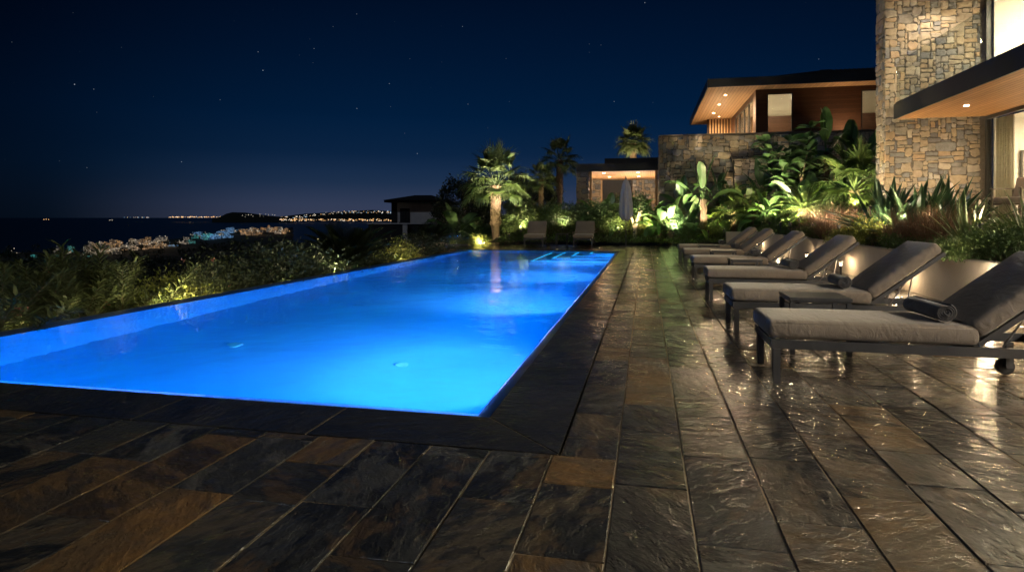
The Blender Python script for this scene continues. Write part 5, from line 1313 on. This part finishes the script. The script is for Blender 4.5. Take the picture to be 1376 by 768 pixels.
# ------------------------------------------------------------------ garden spotlights and wall lights
def make_spot():
    root = empty('garden_spotlight'); b = MB(); b.tube([(0, 0, -.15), (0, 0, .35)], .012, 8); b.build('stake', M['metal'], root)
    b = MB(); b.tube([(0, 0, .35), (0, 0, .36), (0, .02, .45)], [.02, .038, .045], 14); b.build('housing', M['metal'], root)
    b = MB(); b.disc((0, .0205, .452), (0, .22, 1), .038, 14, thick=.004); b.build('lens', M['lamp_soft'], root)
    return root
spt = make_spot(); first = True
SPOTS = [  # bearing, distance, aim (dx, dy, dz), watts, cone, colour, what it lights
    (650, 22.75 * H, (.55, 2.7, 3.0), 480, 62, WARMW, 'floodlit palm trunk'), (684, 22.75 * H, (-.65, 2.7, 3.7), 640, 70, WARMW, 'palm crown, right side'),
    (645, 23.3 * H, (0, .5, .5), 60, 140, GARD, 'bright yellow shrub by the palm'), (613, 23.0 * H, (-.1, .5, .6), 34, 140, GARD, 'shrub behind the glass screen'),
    (700, 24.0 * H, (.2, 1.2, 1.6), 26, 130, GARD, 'green shrub right of the palm'), (729, 27.5 * H, (.0, .8, 2.6), 40, 90, GARD, 'slim palm by the pavilion'),
    (756, 24.2 * H, (0, 1.0, 1.8), 22, 130, WARMW, 'shrub beside the pavilion pillar'),
    (852, 22.8 * H, (.1, .8, 1.4), 55, 120, WARM, 'pale forked trunk'), (832, 23.2 * H, (-.1, .8, .9), 30, 140, GARD, 'shrub left of the umbrella'), (872, 23.1 * H, (.1, .7, .9), 36, 140, GARD, 'shrub right of the umbrella'),
    (905, 22.3 * H, (.1, 1.8, 2.6), 340, 100, WARMW, 'stone wall\'s left end'), (952, 22.3 * H, (-.15, .5, 2.2), 110, 100, WARM, 'banana trunk'), (972, 22.2 * H, (.3, .6, 1.6), 85, 120, GARD, 'small fan palm'),
    (1012, 22.6 * H, (-.2, 1.6, 2.8), 330, 100, WARMW, 'stone wall behind the loungers'), (1040, 21.4 * H, (.5, 1.6, 3.2), 90, 90, WARMW, 'dark oval-leaved shrub'),
    (1088, 17.2 * H, (-.05, .6, .75), 34, 120, WARM, 'cycad trunk'), (1074, 17.3 * H, (0, 1.4, 1.9), 70, 110, GARD, 'cycad fronds'),
    (1116, 18.9 * H, (-.1, 1.1, 3.2), 120, 80, WARMW, 'bird of paradise stem'), (1150, 16.4 * H, (.1, 1.0, 1.6), 80, 110, GARD, 'pale low fan palm'), (1170, 16.0 * H, (-.5, 1.6, 1.8), 30, 100, GARD, 'plants beside the villa corner'),
    (1190, dX(1190, 3.75 * H), (0, .6, .5), 16, 150, GARD, 'yellow-green shrub'), (1212, dX(1212, 4.1 * H), (.3, .8, .8), 5, 130, WARMW, 'dagger-leaf clump, left side'), (1250, dX(1250, 4.15 * H), (.3, 1.3, 1.5), 5, 120, WARM, 'dagger-leaf clump and villa wall'),
    (1140, dX(1140, 3.75 * H), (.1, .8, .6), 4, 150, WARMW, 'russet grass'), (1318, dX(1318, 4.0 * H), (-.2, .6, .8), 5, 140, WARMW, 'sword-leaf plant'), (1345, dX(1345, 3.68 * H) - .5, (.1, .8, .25), 14, 150, WARMW, 'bright green low shrub'),
]
SPOTS += [(None, y, (dx, dy, dz), e, 105, c, w) for y, dx, dy, dz, e, c, w in ((13.2, .9, 1.6, 1.3, 60, GARD, 'shrubs past the third lounger'), (15.2, 1.5, 1.6, 2.2, 120, GARD, 'low pale fan palm and its neighbours'), (17.4, 1.1, 1.9, 2.4, 150, WARMW, 'broad leaves left of the villa'), (18.6, 1.3, 1.9, 2.8, 150, GARD, 'tall bird of paradise'), (20.2, .9, 1.9, 2.8, 130, GARD, 'dark oval leaves'), (21.4, .2, 2.0, 2.6, 120, GARD, 'plants before the low stone block'))]
SPOTS += [(836, 35.4 * H, (.9, 3, 2.2), 150, 80, WARM, 'tall palm behind the pavilion')]
for (u, d, aim, e, ang, c, what) in SPOTS:
    o = spt if first else copy_tree(spt); first = False
    p = W(u, d) if u else Vector((3.70 * H, d * H, 0)); p.z = ground(p.x, p.y); o.location = p; tag(o, f'small garden spotlight aimed up at the {what}', 'spotlight', 'garden spotlights')
    if u == 836: o.location.z = p.z = 3.38 * H + .38
    a = Vector(aim); o.rotation_euler.z = math.atan2(-a.x, a.y)
    q = p + Vector((0, 0, .49)) + a.normalized() * .03; lamp('spotlight_lamp', 'SPOT', q, e * 7.5, c, None, .035, q + a, ang, .8)
for (u, off, dy, e, ang, aim, what) in ((232, .12, 0, 42, 150, (-.5, .4, .6), 'shrub by the pool\'s near seaward edge'), (190, .12, 0, 9, 150, (-.5, -.6, .9), 'oleanders'), (538, .08, 0, 24, 150, (-.2, .5, .6), 'round shrub at the far seaward corner'), (300, .1, 0, 5, 150, (-.5, .2, .8), 'blossoming shrubs on the edge'), (105, .1, 0, 3.5, 150, (-.5, .5, .9), 'tall oleanders by the pool'), (20, .1, 0, 2.5, 150, (-.5, .5, .9), 'oleanders near the left edge'), (390, .1, 0, 3, 150, (-.5, .2, .9), 'grey-green shrub by the pool'), (455, .1, 0, 26, 140, (-.5, .5, .9), 'dark feather palm')):
    X = XW0 - .34; d = dX(u, X) ; o = copy_tree(spt); p = W(u, d); p.z = -.60; o.location = p; tag(o, f'small garden spotlight aimed up at the {what}', 'spotlight', 'garden spotlights')
    q = p + Vector((0, 0, .49)); lamp('spotlight_lamp', 'SPOT', q, e * 3.4, GARD, None, .035, q + Vector(aim), ang, .9)
wl = None
WLY = [(2.2, 'outside the view, near the viewer'), (4.95, 'beside the nearest sun lounger'), (7.0, 'between second and third loungers'), (9.25, 'between third and fourth loungers'), (11.75, 'between fourth and fifth loungers'), (14.1, 'beside the farthest lounger'), (17.0, 'past the end of the lounger row'), (20.0, 'near the far end of the planter wall')]
for i, (y, lab) in enumerate(WLY):
    if wl is None:
        wl = empty('path_light'); b = MB(); b.tube([(0, 0, 0), (0, 0, .19)], .022, 12); b.build('post', M['metal'], wl)
        b = MB(); b.tube([(0, 0, .285), (0, 0, .30), (0, 0, .31)], [.05, .05, .03], 18); b.tube([(.028, 0, .19), (.028, 0, .286)], .004, 5); b.tube([(-.028, 0, .19), (-.028, 0, .286)], .004, 5); b.build('cap', M['metal'], wl)
        b = MB(); b.tube([(0, 0, .191), (0, 0, .235)], .018, 12); b.build('lamp', M['lamp_warm'], wl); o = wl
    else: o = copy_tree(wl)
    o.location = (PLX - .20, y * H, .002); tag(o, f'small bollard path light by the planter wall, {lab}', 'path light', 'path lights along the planter')
    lamp('path_lamp', 'POINT', (PLX - .20, y * H, .260), 17, WARM, None, .022)

# added unseen lamp and housing under the villa's upper eave, brightening the palm crown
p = Vector((5.15 * H, 15.25 * H, 5.99 * H)); tgt = bpy.data.objects['fan_palm'].location + Vector((0, 0, 3.9)); dr = (tgt - p).normalized()
b = MB(); b.tube([p, p + Vector((0, 0, -.06))], .02, 8); b.tube([p + Vector((0, 0, -.06)), p + Vector((0, 0, -.06)) + dr * .13], .055, 14); part(b, 'crown_fill_housing', M['metal'], vi)
lamp('crown_fill_lamp', 'SPOT', p + Vector((0, 0, -.06)) + dr * .16, 5200, WARMN, None, .06, tgt, 12.5, .5)
# ------------------------------------------------------------------ adjustable canopy spotlights that light the deck from the villa
for y in (2.6, .2, -2.4):
    p = Vector((5.62 * H, y * H, CZ0 - .012)); b = MB(); b.tube([p, p + Vector((-.05, .02, -.09))], .05, 14); part(b, 'spotlight', M['metal'], vi)
    b = MB(); b.disc(p + Vector((-.052, .021, -.093)), (-.5, .2, -.9), .04, 14, thick=.003); part(b, 'downlight', M['lamp_warm'], vi)
    lamp('canopy_spot_lamp', 'SPOT', p + Vector((-.07, .03, -.13)), 590, (1, .92, .80), None, .06, p + Vector((-5.5, 3.2, -3.9)), 120, .9)
